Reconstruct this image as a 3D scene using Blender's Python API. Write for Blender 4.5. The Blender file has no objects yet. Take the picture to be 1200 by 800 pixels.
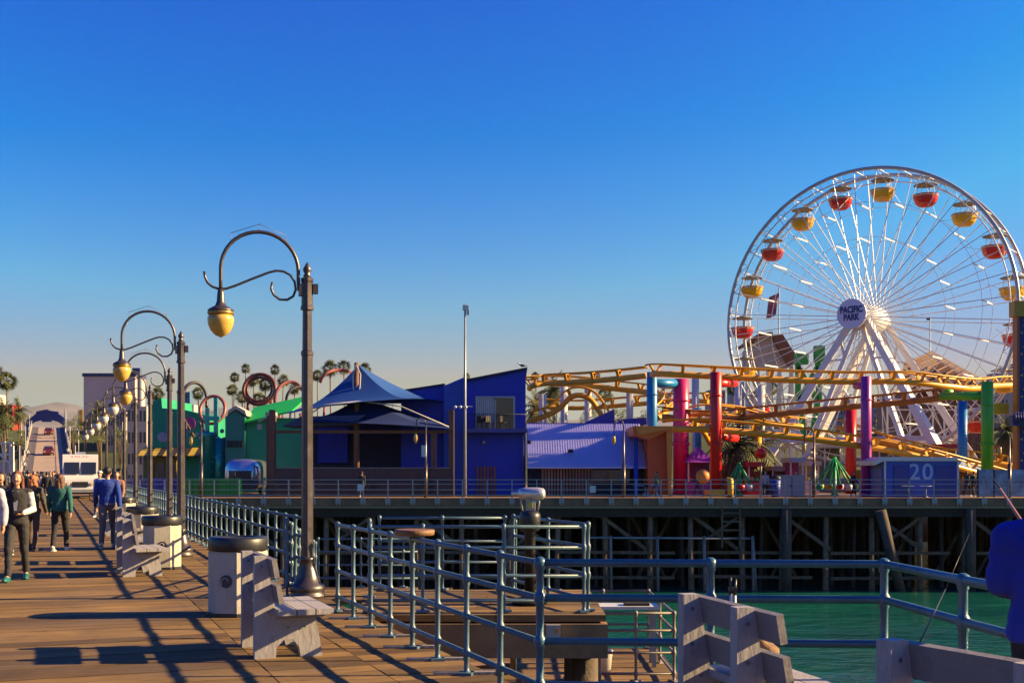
import bpy, bmesh, math, random
from mathutils import Vector, Matrix, noise as mnoise
random.seed(7)
PI = math.pi
R = math.radians
sc = bpy.context.scene
C = sc.collection
F = 1400.0            # focal length in photo pixels (1200 wide)
HZ = 552.0            # horizon row
EYE = 1.7
def X(px, Y): return (px - 600.0) / F * Y
def Z(py, Y): return EYE - (py - HZ) / F * Y
def P(px, py, Y): return Vector((X(px, Y), Y, Z(py, Y)))
TH = R(21.1)          # heading of the long pier
def UV(v, u, z=0.0): return Vector((v * math.cos(TH) - u * math.sin(TH), v * math.sin(TH) + u * math.cos(TH), z))

# ------------------------------------------------------------------ materials
_m = {}
def M(name, rgb, rough=.6, metal=0., var=.14, scale=2., bump=.0, bscale=25., rnd=0., dirt=0., dirtcol=(.12, .09, .06), spec=.5, stretch=(1, 1, 1), trans=0.):
    if name in _m: return _m[name]
    m = bpy.data.materials.new(name); m.use_nodes = True
    nt = m.node_tree; N = nt.nodes; L = nt.links
    b = N['Principled BSDF']
    b.inputs['Metallic'].default_value = metal
    b.inputs['Specular IOR Level'].default_value = spec
    if trans: b.inputs['Transmission Weight'].default_value = trans
    tc = N.new('ShaderNodeTexCoord'); mp = N.new('ShaderNodeMapping'); mp.inputs['Scale'].default_value = stretch
    L.new(tc.outputs['Object'], mp.inputs['Vector'])
    n = N.new('ShaderNodeTexNoise'); n.inputs['Scale'].default_value = scale; n.inputs['Detail'].default_value = 5; n.inputs['Roughness'].default_value = .62
    L.new(mp.outputs[0], n.inputs['Vector'])
    r = N.new('ShaderNodeMapRange'); r.inputs[1].default_value = .3; r.inputs[2].default_value = .7
    r.inputs[3].default_value = 1 - var; r.inputs[4].default_value = 1 + var
    L.new(n.outputs['Fac'], r.inputs[0])
    last = r.outputs[0]
    if rnd:
        g = N.new('ShaderNodeNewGeometry'); r2 = N.new('ShaderNodeMapRange'); r2.inputs[3].default_value = 1 - rnd; r2.inputs[4].default_value = 1 + rnd
        L.new(g.outputs['Random Per Island'], r2.inputs[0])
        mu = N.new('ShaderNodeMath'); mu.operation = 'MULTIPLY'; L.new(last, mu.inputs[0]); L.new(r2.outputs[0], mu.inputs[1]); last = mu.outputs[0]
    shade = name.startswith(('blue_', 'arcade_', 'green_grey', 'booth_', 'teal_', 'bright_blue', 'lavender', 'spoke_', 'sign_disc', 'leg_white'))
    gk = 1.0 if shade else .76
    vm = N.new('ShaderNodeVectorMath'); vm.operation = 'SCALE'; vm.inputs[0].default_value = [c * gk for c in rgb]
    dirtcol = [c * gk for c in dirtcol]
    L.new(last, vm.inputs['Scale']); col = vm.outputs[0]
    if dirt:
        n3 = N.new('ShaderNodeTexNoise'); n3.inputs['Scale'].default_value = scale * 1.7 + 1; n3.inputs['Detail'].default_value = 8; n3.inputs['Roughness'].default_value = .75
        L.new(mp.outputs[0], n3.inputs['Vector'])
        r3 = N.new('ShaderNodeMapRange'); r3.inputs[1].default_value = .5; r3.inputs[2].default_value = .75; r3.inputs[4].default_value = dirt
        L.new(n3.outputs['Fac'], r3.inputs[0])
        mx = N.new('ShaderNodeMix'); mx.data_type = 'RGBA'; L.new(r3.outputs[0], mx.inputs[0]); L.new(col, mx.inputs[6]); mx.inputs[7].default_value = (*dirtcol, 1)
        col = mx.outputs[2]
    L.new(col, b.inputs['Base Color'])
    r4 = N.new('ShaderNodeMapRange'); r4.inputs[3].default_value = max(.03, rough - .12); r4.inputs[4].default_value = min(1, rough + .12)
    L.new(n.outputs['Fac'], r4.inputs[0]); L.new(r4.outputs[0], b.inputs['Roughness'])
    if bump:
        n2 = N.new('ShaderNodeTexNoise'); n2.inputs['Scale'].default_value = bscale; n2.inputs['Detail'].default_value = 4
        L.new(mp.outputs[0], n2.inputs['Vector'])
        bp = N.new('ShaderNodeBump'); bp.inputs['Strength'].default_value = bump; bp.inputs['Distance'].default_value = .02
        L.new(n2.outputs['Fac'], bp.inputs['Height']); L.new(bp.outputs[0], b.inputs['Normal'])
    _m[name] = m
    return m

# ------------------------------------------------------------------ mesh builder
class MB:
    def __init__(s): s.v = []; s.f = []; s.sm = []; s.mi = []
    def add(s, vs, fs, smooth=False, mi=0):
        o = len(s.v); s.v += [Vector(q) for q in vs]
        for f in fs: s.f.append([i + o for i in f]); s.sm.append(smooth); s.mi.append(mi)
        return s
    def box(s, c, d, mi=0, rz=0.):
        hx, hy, hz = d[0] / 2, d[1] / 2, d[2] / 2; c = Vector(c); vs = []
        for x, y, z in ((-1,-1,-1),(1,-1,-1),(1,1,-1),(-1,1,-1),(-1,-1,1),(1,-1,1),(1,1,1),(-1,1,1)):
            q = Vector((x * hx, y * hy, z * hz))
            if rz: q.rotate(Matrix.Rotation(rz, 3, 'Z'))
            vs.append(c + q)
        return s.add(vs, [(0,3,2,1),(4,5,6,7),(0,1,5,4),(1,2,6,5),(2,3,7,6),(3,0,4,7)], False, mi)
    def bb(s, x0, x1, y0, y1, z0, z1, mi=0):
        return s.box(((x0+x1)/2, (y0+y1)/2, (z0+z1)/2), (abs(x1-x0), abs(y1-y0), abs(z1-z0)), mi)
    def beam(s, p, q, w, h=None, mi=0, w2=None, h2=None, up=(0,0,1)):
        h = w if h is None else h; w2 = w if w2 is None else w2; h2 = h if h2 is None else h2
        p = Vector(p); q = Vector(q); d = (q - p).normalized(); u = Vector(up)
        if abs(d.dot(u)) > .98: u = Vector((0, 1, 0))
        a = d.cross(u).normalized(); b = a.cross(d).normalized()
        vs = []
        for c, ww, hh in ((p, w, h), (q, w2, h2)):
            for i, j in ((-1,-1),(1,-1),(1,1),(-1,1)): vs.append(c + a * i * ww / 2 + b * j * hh / 2)
        return s.add(vs, [(0,1,2,3),(7,6,5,4),(0,4,5,1),(1,5,6,2),(2,6,7,3),(3,7,4,0)], False, mi)
    def tube(s, pts, r, n=8, closed=False, mi=0, smooth=True, cap=True):
        pts = [Vector(p) for p in pts]; k = len(pts)
        rs = r if isinstance(r, (list, tuple)) else [r] * k
        t = []
        for i in range(k):
            a = pts[(i-1) % k] if (closed or i > 0) else pts[i]
            b = pts[(i+1) % k] if (closed or i < k-1) else pts[i]
            t.append((b - a).normalized() if (b - a).length > 1e-9 else Vector((0,0,1)))
        up = Vector((0,0,1)) if abs(t[0].z) < .9 else Vector((1,0,0))
        a = t[0].cross(up).normalized(); vs = []
        for i in range(k):
            a = (a - t[i] * a.dot(t[i]))
            if a.length < 1e-6: a = t[i].orthogonal()
            a.normalize(); b = t[i].cross(a)
            for j in range(n):
                g = 2 * PI * j / n; vs.append(pts[i] + (a * math.cos(g) + b * math.sin(g)) * rs[i])
        fs = []
        for i in range(k if closed else k - 1):
            i2 = (i + 1) % k
            for j in range(n): fs.append((i*n+j, i*n+(j+1)%n, i2*n+(j+1)%n, i2*n+j))
        s.add(vs, fs, smooth, mi)
        if cap and not closed:
            o = len(s.v) - len(vs)
            s.f.append([o + j for j in range(n)][::-1]); s.sm.append(False); s.mi.append(mi)
            s.f.append([o + (k-1)*n + j for j in range(n)]); s.sm.append(False); s.mi.append(mi)
        return s
    def lathe(s, prof, c=(0,0,0), n=16, mi=0, smooth=True, axis='Z', rot=0.):
        c = Vector(c); vs = []
        for r_, z in prof:
            for j in range(n):
                g = 2 * PI * j / n + rot
                q = Vector((r_ * math.cos(g), r_ * math.sin(g), z))
                if axis == 'Y': q = Vector((q.x, z, q.y))
                if axis == 'X': q = Vector((z, q.x, q.y))
                vs.append(c + q)
        fs = []
        for i in range(len(prof) - 1):
            for j in range(n): fs.append((i*n+j, i*n+(j+1)%n, (i+1)*n+(j+1)%n, (i+1)*n+j))
        fs.append(list(range(n))[::-1]); fs.append([(len(prof)-1)*n + j for j in range(n)])
        o = len(s.f); s.add(vs, fs, smooth, mi)
        s.sm[-1] = s.sm[-2] = False
        return s
    def sphere(s, c, r, sub=2, mi=0, rot=None):
        bm = bmesh.new(); bmesh.ops.create_icosphere(bm, subdivisions=sub, radius=1)
        if not isinstance(r, (tuple, list)): r = (r, r, r)
        vs = []
        for v in bm.verts:
            q = Vector((v.co.x * r[0], v.co.y * r[1], v.co.z * r[2]))
            if rot: q.rotate(rot)
            vs.append(Vector(c) + q)
        fs = [[v.index for v in f.verts] for f in bm.faces]; bm.free()
        return s.add(vs, fs, True, mi)
    def prism(s, poly, fn, mi=0):
        """poly: list of 2D points; fn(a,b,t) -> 3D, t in 0,1"""
        n = len(poly)
        vs = [fn(a, b, 0) for a, b in poly] + [fn(a, b, 1) for a, b in poly]
        fs = [list(range(n)), list(range(n, 2*n))[::-1]] + [(i, i+n, (i+1) % n + n, (i+1) % n) for i in range(n)]
        return s.add(vs, fs, False, mi)
    def quad(s, a, b, c, d, mi=0): return s.add([a, b, c, d], [(0,1,2,3)], False, mi)
    def build(s, name, mat, parent=None, label=None, kind=None, world=False, fix=True, at=None):
        me = bpy.data.meshes.new(name)
        off = Vector((0,0,0))
        if world and parent is not None:
            p = parent; 
            while p is not None: off = off + p.location; p = p.parent
        if at is not None: off = Vector(at)
        me.from_pydata([v - off for v in s.v], [], s.f)
        me.polygons.foreach_set('use_smooth', s.sm); me.polygons.foreach_set('material_index', s.mi)
        for x in (mat if isinstance(mat, (list, tuple)) else [mat]): me.materials.append(x)
        if fix:
            bm = bmesh.new(); bm.from_mesh(me); bmesh.ops.recalc_face_normals(bm, faces=bm.faces); bm.to_mesh(me); bm.free()
        me.update()
        o = bpy.data.objects.new(name, me); C.objects.link(o)
        if at is not None: o.location = at
        if parent is not None: o.parent = parent
        if label: o['label'] = label
        if kind: o['kind'] = kind
        return o
def tag(o, label, cat, group=None):
    o['label'] = label; o['category'] = cat
    if group: o['group'] = group
    return o
def thing(name, label, cat, loc=(0,0,0), rz=0., group=None):
    o = bpy.data.objects.new(name, None); C.objects.link(o); o.location = loc; o.rotation_euler = (0, 0, rz); o.empty_display_size = .2
    return tag(o, label, cat, group)
def solid(name, mb, mat, label, cat, group=None):
    """one-mesh thing in world coordinates, origin at its base"""
    xs = [v.x for v in mb.v]; ys = [v.y for v in mb.v]; zs = [v.z for v in mb.v]
    return tag(mb.build(name, mat, at=((min(xs)+max(xs))/2, (min(ys)+max(ys))/2, min(zs))), label, cat, group)
def copy_tree(o, parent=None):
    c = o.copy(); C.objects.link(c)
    if parent is not None: c.parent = parent
    for ch in list(o.children): copy_tree(ch, c)
    return c
def place(proto, used, loc, rz, label, sc_=1.0, group=None):
    o = proto if not used else copy_tree(proto)
    o.location = loc; o.rotation_euler = (0, 0, rz); o.scale = (sc_, sc_, sc_); o['label'] = label
    if group: o['group'] = group
    return o
def text_mb(txt, size, depth=.02, fn=None, bold=0.0, spacing=1.0):
    cu = bpy.data.curves.new('t', 'FONT'); cu.body = txt; cu.size = size; cu.extrude = depth / 2; cu.align_x = 'CENTER'; cu.align_y = 'CENTER'; cu.offset = bold; cu.space_line = .85; cu.space_character = spacing
    o = bpy.data.objects.new('t', cu); C.objects.link(o)
    bpy.context.view_layer.update()
    me = bpy.data.meshes.new_from_object(o.evaluated_get(bpy.context.evaluated_depsgraph_get()))
    mb = MB(); mb.add([fn(v.co) if fn else v.co for v in me.vertices], [list(p.vertices) for p in me.polygons])
    bpy.data.objects.remove(o); bpy.data.curves.remove(cu); bpy.data.meshes.remove(me)
    return mb

# ------------------------------------------------------------------ world, camera, sun
SUN_EL = R(23.7); SUN_AZ = R(3.0)           # azimuth measured from +X towards +Y
w = bpy.data.worlds.new('World'); sc.world = w; w.use_nodes = True
nt = w.node_tree; bg = nt.nodes['Background']
sky = nt.nodes.new('ShaderNodeTexSky'); sky.sky_type = 'NISHITA'; sky.sun_disc = False
sky.sun_elevation = SUN_EL; sky.sun_rotation = PI / 2 - SUN_AZ
sky.altitude = 0; sky.air_density = 1.25; sky.dust_density = 1.0; sky.ozone_density = 2.6
# grade the physical sky towards the saturated rendering of the photograph: out = k * raw ** p per channel, softly capped near the sun
EXPO = 1.65; SKYS = .05
def _math(op, a, b_=None, b2=None):
    n = nt.nodes.new('ShaderNodeMath'); n.operation = op
    for i, x in enumerate((a, b_, b2)):
        if x is None: continue
        if isinstance(x, (int, float)): n.inputs[i].default_value = x
        else: nt.links.new(x, n.inputs[i])
    return n.outputs[0]
sp_ = nt.nodes.new('ShaderNodeSeparateColor'); nt.links.new(sky.outputs[0], sp_.inputs[0])
r0_, g0_, b0_ = [_math('MULTIPLY', sp_.outputs[i], .12) for i in range(3)]
r1_ = _math('MAXIMUM', _math('MULTIPLY', _math('MINIMUM', _math('MULTIPLY', _math('SUBTRACT', _math('DIVIDE', r0_, b0_), .445), 2.0), 1.0), .42), .002)
g1_ = _math('MINIMUM', _math('MULTIPLY', _math('POWER', g0_, 2.2), 2.42), .435)
b1_ = _math('MINIMUM', _math('MAXIMUM', _math('SUBTRACT', _math('MULTIPLY', b0_, 2.12), _math('MULTIPLY', r0_, 1.22)), .36), .85)
cb_ = nt.nodes.new('ShaderNodeCombineColor')
for i, x in enumerate((r1_, g1_, b1_)): nt.links.new(_math('DIVIDE', x, SKYS * 2 ** EXPO), cb_.inputs[i])
nt.links.new(cb_.outputs[0], bg.inputs[0]); bg.inputs[1].default_value = SKYS
sd = bpy.data.lights.new('sun', 'SUN'); sd.energy = 5.0; sd.angle = R(.53); sd.color = (1.0, .72, .345)
so = bpy.data.objects.new('sun', sd); C.objects.link(so)
sv = Vector((math.cos(SUN_AZ) * math.cos(SUN_EL), math.sin(SUN_AZ) * math.cos(SUN_EL), math.sin(SUN_EL)))
so.rotation_euler = sv.to_track_quat('Z', 'Y').to_euler()
so.location = (60, -20, 60)
cd = bpy.data.cameras.new('camera'); cam = bpy.data.objects.new('camera', cd); C.objects.link(cam)
cam.location = (0, 0, EYE); cam.rotation_euler = (PI / 2, 0, 0)
cd.sensor_fit = 'HORIZONTAL'; cd.sensor_width = 36; cd.lens = 36 * F / 1200; cd.shift_y = (HZ - 400) / 1200
cd.clip_start = .05; cd.clip_end = 40000
sc.camera = cam
sc.view_settings.view_transform = 'Standard'; sc.view_settings.look = 'None'; sc.view_settings.gamma = 1; sc.view_settings.exposure = EXPO
sc.cycles.max_bounces = 6; sc.cycles.use_denoising = True
# ------------------------------------------------------------------ common materials
def wood_deck(name, c1, c2, c3):
    m = bpy.data.materials.new(name); m.use_nodes = True; nt = m.node_tree; N = nt.nodes; L = nt.links; b = N['Principled BSDF']
    g = N.new('ShaderNodeNewGeometry'); cr = N.new('ShaderNodeValToRGB')
    cr.color_ramp.elements[0].color = (*c1, 1); cr.color_ramp.elements[1].color = (*c2, 1)
    e = cr.color_ramp.elements.new(.55); e.color = (*c3, 1)
    L.new(g.outputs['Random Per Island'], cr.inputs[0])
    tc = N.new('ShaderNodeTexCoord'); mp = N.new('ShaderNodeMapping'); mp.inputs['Scale'].default_value = (1.2, 22, 22)
    L.new(tc.outputs['Object'], mp.inputs[0])
    n = N.new('ShaderNodeTexNoise'); n.inputs['Scale'].default_value = 1.6; n.inputs['Detail'].default_value = 8; n.inputs['Roughness'].default_value = .7; L.new(mp.outputs[0], n.inputs[0])
    n2 = N.new('ShaderNodeTexNoise'); n2.inputs['Scale'].default_value = .9; n2.inputs['Detail'].default_value = 6; L.new(tc.outputs['Object'], n2.inputs[0])
    r = N.new('ShaderNodeMapRange'); r.inputs[1].default_value = .3; r.inputs[2].default_value = .7; r.inputs[3].default_value = .40; r.inputs[4].default_value = 1.55; L.new(n.outputs[0], r.inputs[0])
    r2 = N.new('ShaderNodeMapRange'); r2.inputs[1].default_value = .3; r2.inputs[2].default_value = .7; r2.inputs[3].default_value = .72; r2.inputs[4].default_value = 1.2; L.new(n2.outputs[0], r2.inputs[0])
    mu = N.new('ShaderNodeMath'); mu.operation = 'MULTIPLY'; L.new(r.outputs[0], mu.inputs[0]); L.new(r2.outputs[0], mu.inputs[1])
    vm = N.new('ShaderNodeVectorMath'); vm.operation = 'SCALE'; L.new(cr.outputs[0], vm.inputs[0]); L.new(mu.outputs[0], vm.inputs['Scale'])
    # old gum and oil spots
    n3 = N.new('ShaderNodeTexNoise'); n3.inputs['Scale'].default_value = 5.5; n3.inputs['Detail'].default_value = 3; L.new(tc.outputs['Object'], n3.inputs[0])
    r3 = N.new('ShaderNodeMapRange'); r3.inputs[1].default_value = .64; r3.inputs[2].default_value = .74; r3.inputs[4].default_value = .55; L.new(n3.outputs[0], r3.inputs[0])
    mx = N.new('ShaderNodeMix'); mx.data_type = 'RGBA'; L.new(r3.outputs[0], mx.inputs[0]); L.new(vm.outputs[0], mx.inputs[6]); mx.inputs[7].default_value = (.06, .045, .035, 1)
    n4 = N.new('ShaderNodeTexNoise'); n4.inputs['Scale'].default_value = .55; n4.inputs['Detail'].default_value = 9; n4.inputs['Roughness'].default_value = .75; L.new(tc.outputs['Object'], n4.inputs[0])
    r5 = N.new('ShaderNodeMapRange'); r5.inputs[1].default_value = .46; r5.inputs[2].default_value = .68; r5.inputs[4].default_value = .6; L.new(n4.outputs[0], r5.inputs[0])
    mg = N.new('ShaderNodeMix'); mg.data_type = 'RGBA'; L.new(r5.outputs[0], mg.inputs[0]); L.new(mx.outputs[2], mg.inputs[6]); mg.inputs[7].default_value = (.12, .088, .062, 1)
    L.new(mg.outputs[2], b.inputs['Base Color']); b.inputs['Roughness'].default_value = .82; b.inputs['Specular IOR Level'].default_value = .25
    bp = N.new('ShaderNodeBump'); bp.inputs['Strength'].default_value = .5; bp.inputs['Distance'].default_value = .01; L.new(n.outputs[0], bp.inputs['Height']); L.new(bp.outputs[0], b.inputs['Normal'])
    return m
WDECK = wood_deck('deck_wood', (.085, .048, .018), (.225, .130, .043), (.165, .094, .030))
WDARK = M('dark_timber', (.05, .033, .024), .85, var=.35, scale=1.2, bump=.5, stretch=(1, 1, 6), dirt=.5, dirtcol=(.03, .02, .018))
WBEAM = M('fascia_timber', (.27, .145, .07), .8, var=.35, scale=.8, bump=.4, dirt=.6, dirtcol=(.05, .035, .03))
PILE = M('pile_timber', (.10, .07, .048), .85, var=.4, scale=1.5, bump=.6, dirt=.7, dirtcol=(.02, .02, .018))
RAILM = M('rail_paint', (.075, .145, .20), .42, .0, var=.2, scale=6, bump=.12, bscale=60, dirt=.55, dirtcol=(.17, .17, .18))
RAILN = M('rail_paint_near', (.045, .13, .20), .36, .0, var=.22, scale=7, bump=.12, bscale=60, dirt=.35, dirtcol=(.12, .20, .25))
GALV = M('galvanised', (.36, .36, .37), .45, .35, var=.15, scale=4)
POSTM = M('lamp_metal', (.105, .085, .085), .38, .55, var=.25, scale=3, bump=.1, dirt=.35, dirtcol=(.26, .23, .21))
BACKW = M('bench_back_paint', (.25, .225, .225), .65, var=.18, scale=4, bump=.3, bscale=20, dirt=.6, dirtcol=(.13, .11, .10))
WHITEW = M('white_bench_paint', (.40, .37, .37), .6, var=.10, scale=3, bump=.25, bscale=18, dirt=.8, dirtcol=(.17, .14, .12), stretch=(2, 2, .7))
BLACK = M('black_plastic', (.02, .02, .024), .4, var=.2)
CREAM = M('cream_bin', (.50, .46, .38), .65, var=.08, scale=4, bump=.15, dirt=.75, dirtcol=(.24, .18, .12), stretch=(1, 1, .45))
WHITEP = M('white_steel', (.72, .70, .66), .4, .0, var=.08, scale=.6, dirt=.3, dirtcol=(.42, .36, .3))
DARKM = M('dark_iron', (.03, .028, .03), .5, .4, var=.2)
STEEL = M('grey_steel', (.22, .22, .235), .45, .5, var=.2)
GLASS = M('dark_glass', (.02, .025, .03), .08, var=.1, spec=.8)
YEL = M('coaster_yellow', (.86, .40, .015), .38, var=.12, scale=.6, dirt=.25, dirtcol=(.30, .13, .02))

# ------------------------------------------------------------------ near pier deck, built board by board
def vmax(u):
    if u >= 7.8: return 3.46
    if u >= 6.75: return 3.46 + (7.8 - u) / 1.05 * 2.15
    return max(2.9, 5.61 - (6.75 - u) * .42)
mb = MB(); rr = random.Random(3); u = -6.0; W = .285
seams = (-13, -10.6, -8.2, -5.8, -3.4, -.9, 1.72, 2.62)
while u < 92:
    e = vmax(u + W / 2)
    vs = list(seams) + [e]
    for i in range(len(vs) - 1):
        g = .006
        z = rr.uniform(-.004, .004); dx = rr.uniform(-.012, .012) if 0 < i else 0
        gp = rr.uniform(.005, .014); mb.bb(vs[i] + g, vs[i+1] - g, u + gp, u + W - .006, -.08 + z, z)
    u += W
deck = mb.build('pier_deck', WDECK, kind='structure', fix=False); deck.rotation_euler = (0, 0, TH)
mb = MB(); mb.prism([(-13.1, -6), (vmax(-6), -6), (5.55, 6.75), (3.4, 7.8), (3.4, 92), (-13.1, 92)], lambda a, b, t: (a, b, -.09 - .22 * t))
mb.bb(-13.1, 3.4, 92, 179, -.31, -.004)
o = mb.build('pier_deck_underlay', WBEAM, kind='structure'); o.rotation_euler = (0, 0, TH)
# edge kerb under the railing and the supporting timbers of the near pier
t = thing('pier_substructure', 'dark timber piles and beams holding up the near boardwalk deck', 'pier', (0, 0, -6.6), TH)
mb = MB()
for i in range(5): mb.bb(3.1, 3.4, 8.2 + i * 16, 23.9 + i * 16, 5.99, 6.28)
mb.build('edge_beam', WBEAM, t)
for i in range(16):
    for vv in (2.9, -3.0):
        MB().tube([(vv, 9 + i * 5, -1), (vv, 9 + i * 5, 6.27)], .19, 10).build('pile', PILE, t)

# ------------------------------------------------------------------ railings
def post_mesh(hs, mat, rt=.028, base=True, top=None):
    mb = MB(); top = top or hs[0]
    prof = [(rt * 1.9, 0), (rt * 1.9, .02), (rt * 1.1, .03), (rt, .06)]
    for h in sorted(hs):
        prof += [(rt, h - .06), (rt * 1.25, h - .052), (rt * 1.25, h - .038), (rt * 1.5, h - .022), (rt * 1.6, h), (rt * 1.5, h + .022), (rt * 1.2, h + .036), (rt, h + .045)]
    prof = [p for p in prof if p[1] <= top + .001] + [(rt * 1.4, top + .026), (rt * .6, top + .042)]
    mb.lathe(prof, n=12)
    if base: mb.box((-.0, 0, .012), (.16, .12, .024))
    return mb
def railing(label, pts, hs, mat, rt=.023, rr_=.0235, group=None, base=True, cat='railing', ends=(0, 0), postpts=None, pad=False):
    """pts: polyline of rail (base points, world); postpts: post bases"""
    postpts = postpts or pts
    root = thing('pier_railing', label, cat, tuple(postpts[0]), 0, group)
    L0 = Vector(postpts[0]); first = None
    for i, p in enumerate(postpts):
        if first is None: first = post_mesh(hs, mat, rt, base).build('post', mat, root)
        else:
            o = first.copy(); C.objects.link(o); o.location = Vector(p) - L0; o.rotation_euler = (0, 0, rnd.uniform(0, 3))
    for h in hs:
        mb = MB(); mb.tube([Vector(p) - L0 + Vector((0, 0, h)) for p in pts], rr_, 10); mb.build('rail', mat, root)
    if pad:
        for p in postpts:
            mb = MB(); mb.box((0, 0, 0), (.52, .07, .024)); o = mb.build('foot_board', BACKW, root); o.location = Vector(p) - L0 + Vector((-.02, 0, .012)); o.rotation_euler = (0, 0, R(4))
    return root
rnd = random.Random(11)
HS = (1.05, .80, .49, .18)
RV = 3.25
us = [7.87 + .805 * k for k in range(9)]                       # corner ... 14.3
railing('blue-grey pipe railing with a round wooden tray, running away beside the front white bench', [UV(RV, q) for q in (us[0], us[-1])], HS, RAILM, postpts=[UV(RV, q) for q in us[1:]], pad=True)
# the dark-blue near run across the view
c0 = UV(RV, us[0]); c1 = Vector((2.61, 8.38, 0)); c2 = Vector((2.70, 7.15, 0)); c3 = Vector((2.92, 4.6, 0)); c4 = Vector((3.2, 2.0, 0)); c5 = Vector((3.3, .2, 0)); c6 = Vector((3.45, -3, 0))
def seg(a, b, n): return [a.lerp(b, i / n) for i in range(n)]
pp = [c0, c0.lerp(c1, .5), c1, c2] + [c2.lerp(c3, .5), c3] + seg(c3, c4, 2)[1:] + [c4, c4.lerp(c5, .5), c5, c5.lerp(c6, .5), c6]
railing('dark blue pipe railing closest to the camera, crossing the right half above the water', [c0, c1, c2, c3, c4, c5, c6], HS, RAILN, rt=.028, rr_=.029, postpts=pp)
# long run beyond the gangway gap
n = 78; u0 = 16.2
railing('long pale blue-grey railing lined with street lamps, vanishing towards the white truck', [UV(RV, u0 - .15), UV(RV, u0 + .8 * (n - 1))], HS, RAILM, postpts=[UV(RV, u0 + .8 * k) for k in range(n)], group=None)
# tray on the near rail
tp = UV(RV, us[0] + 3.15, 1.05)
mb = MB(); mb.lathe([(.175, .035), (.19, .045), (.195, .085), (.18, .095)], n=20)
TR = M('tray_wood', (.22, .10, .04), .6, var=.3, scale=6, bump=.3, stretch=(1, 5, 1))
ob = mb.build('round_tray', TR); ob.location = tp; tag(ob, 'round brown wooden tray fixed on top of the pipe railing', 'tray')
mb = MB(); mb.tube([(0, 0, .025), (0, 0, .04)], .05, 10); mb.build('bracket', STEEL, ob)

# ------------------------------------------------------------------ landing A (side deck) and lower landing B
def planks(name, x0, x1, y0, y1, z, mat, w=.28, th=.08, kind='structure', along='X', gap=.007):
    mb = MB(); r_ = random.Random(int(x0 * 10 + y0)); q = y0 if along == 'X' else x0
    end = y1 if along == 'X' else x1
    while q < end - .05:
        zz = z + r_.uniform(-.003, .003)
        if along == 'X':
            mid = r_.uniform(x0 + .35 * (x1 - x0), x0 + .65 * (x1 - x0))
            mb.bb(x0, mid - .004, q + gap, min(q + w, end) - gap, zz - th, zz); mb.bb(mid + .004, x1, q + gap, min(q + w, end) - gap, zz - th, zz)
        else: mb.bb(q + gap, min(q + w, end) - gap, y0, y1, zz - th, zz)
        q += w
    return mb.build(name, mat, kind=kind, fix=False)
planks('side_deck', -1.95, 1.12, 14.25, 17.3, -.012, WDECK)
t = thing('landing_frame', 'dark timber fascia and piles carrying the small side landing by the railing', 'landing', (-.4, 15.8, -6.6))
mb = MB(); mb.bb(-1.9, 1.06, 14.2, 14.30, -.52, -.115); mb.bb(1.06, 1.14, 14.2, 17.32, -.52, -.115); mb.bb(-1.9, 1.06, 17.2, 17.3, -.52, -.115); mb.build('fascia', WBEAM, t, world=True)
mb = MB()
for k in range(5): mb.bb(-1.85, 1.1, 14.6 + k * .6, 14.72 + k * .6, -.4, -.11)
mb.build('joist', WDARK, t, world=True)
for x, y in ((-1.5, 14.8), (.9, 14.8), (-1.5, 16.9), (.9, 16.9)):
    MB().tube([(x, y, -7.6), (x, y, -.41)], .17, 10).build('pile', PILE, t, world=True)
yA = 14.45
railing('pale pipe railing along the near edge of the small side landing', [Vector((-1.72, yA, 0)), Vector((.87, yA, 0))], (1.03, .78, .44, .14), RAILM, rt=.021, rr_=.022, postpts=[Vector((x, yA, 0)) for x in (-1.72, -1.08, -.1, .87)])
railing('pipe railing closing the right end of the small side landing behind the viewing scope', [Vector((.93, 14.6, 0)), Vector((.02, 17.15, 0))], (1.05, .78, .44, .14), RAILM, rt=.021, rr_=.022, postpts=[Vector((.93, 14.6, 0)), Vector((.48, 15.87, 0)), Vector((.02, 17.15, 0))])
railing('pale pipe railing along the back of the side landing seen through the nearer rails', [Vector((-1.9, 17.15, 0)), Vector((-.06, 17.15, 0))], (1.03, .7, .4), RAILM, rt=.020, rr_=.021, postpts=[Vector((x, 17.15, 0)) for x in (-1.9, -1.0, -.1)])
# gangway: goes down behind the lamp to the left
def ramp_piece(name, a, b, w, label):
    pass
g0 = UV(3.3, 15.25, 0)
A_ = Vector((-3.05, 16.1, 0)); B_ = Vector((-3.9, 23.6, -.75))
mb = MB(); k = 24
for i in range(k):
    p = A_.lerp(B_, (i + .04) / k); q = A_.lerp(B_, (i + .96) / k)
    mb.prism([(0, 0), (1.15, 0), (1.15, 1), (0, 1)], lambda a, b, t_, p=p, q=q: Vector((a, 0, -.03 - .06 * t_)) + p.lerp(q, b))
solid('gangway', mb, WDECK, 'sloping timber gangway dropping away behind the foremost street lamp', 'gangway')
for sx, lab in ((0.02, 'left handrail of the sloping gangway behind the foremost lamp'), (1.13, 'right handrail of the sloping gangway behind the foremost lamp')):
    o_ = Vector((sx, 0, 0))
    railing(lab, [A_ + o_, B_ + o_], (1.03, .76, .48, .2), RAILM, rt=.020, rr_=.021, postpts=[(A_ + o_).lerp(B_ + o_, i / 9) for i in range(10)])
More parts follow.
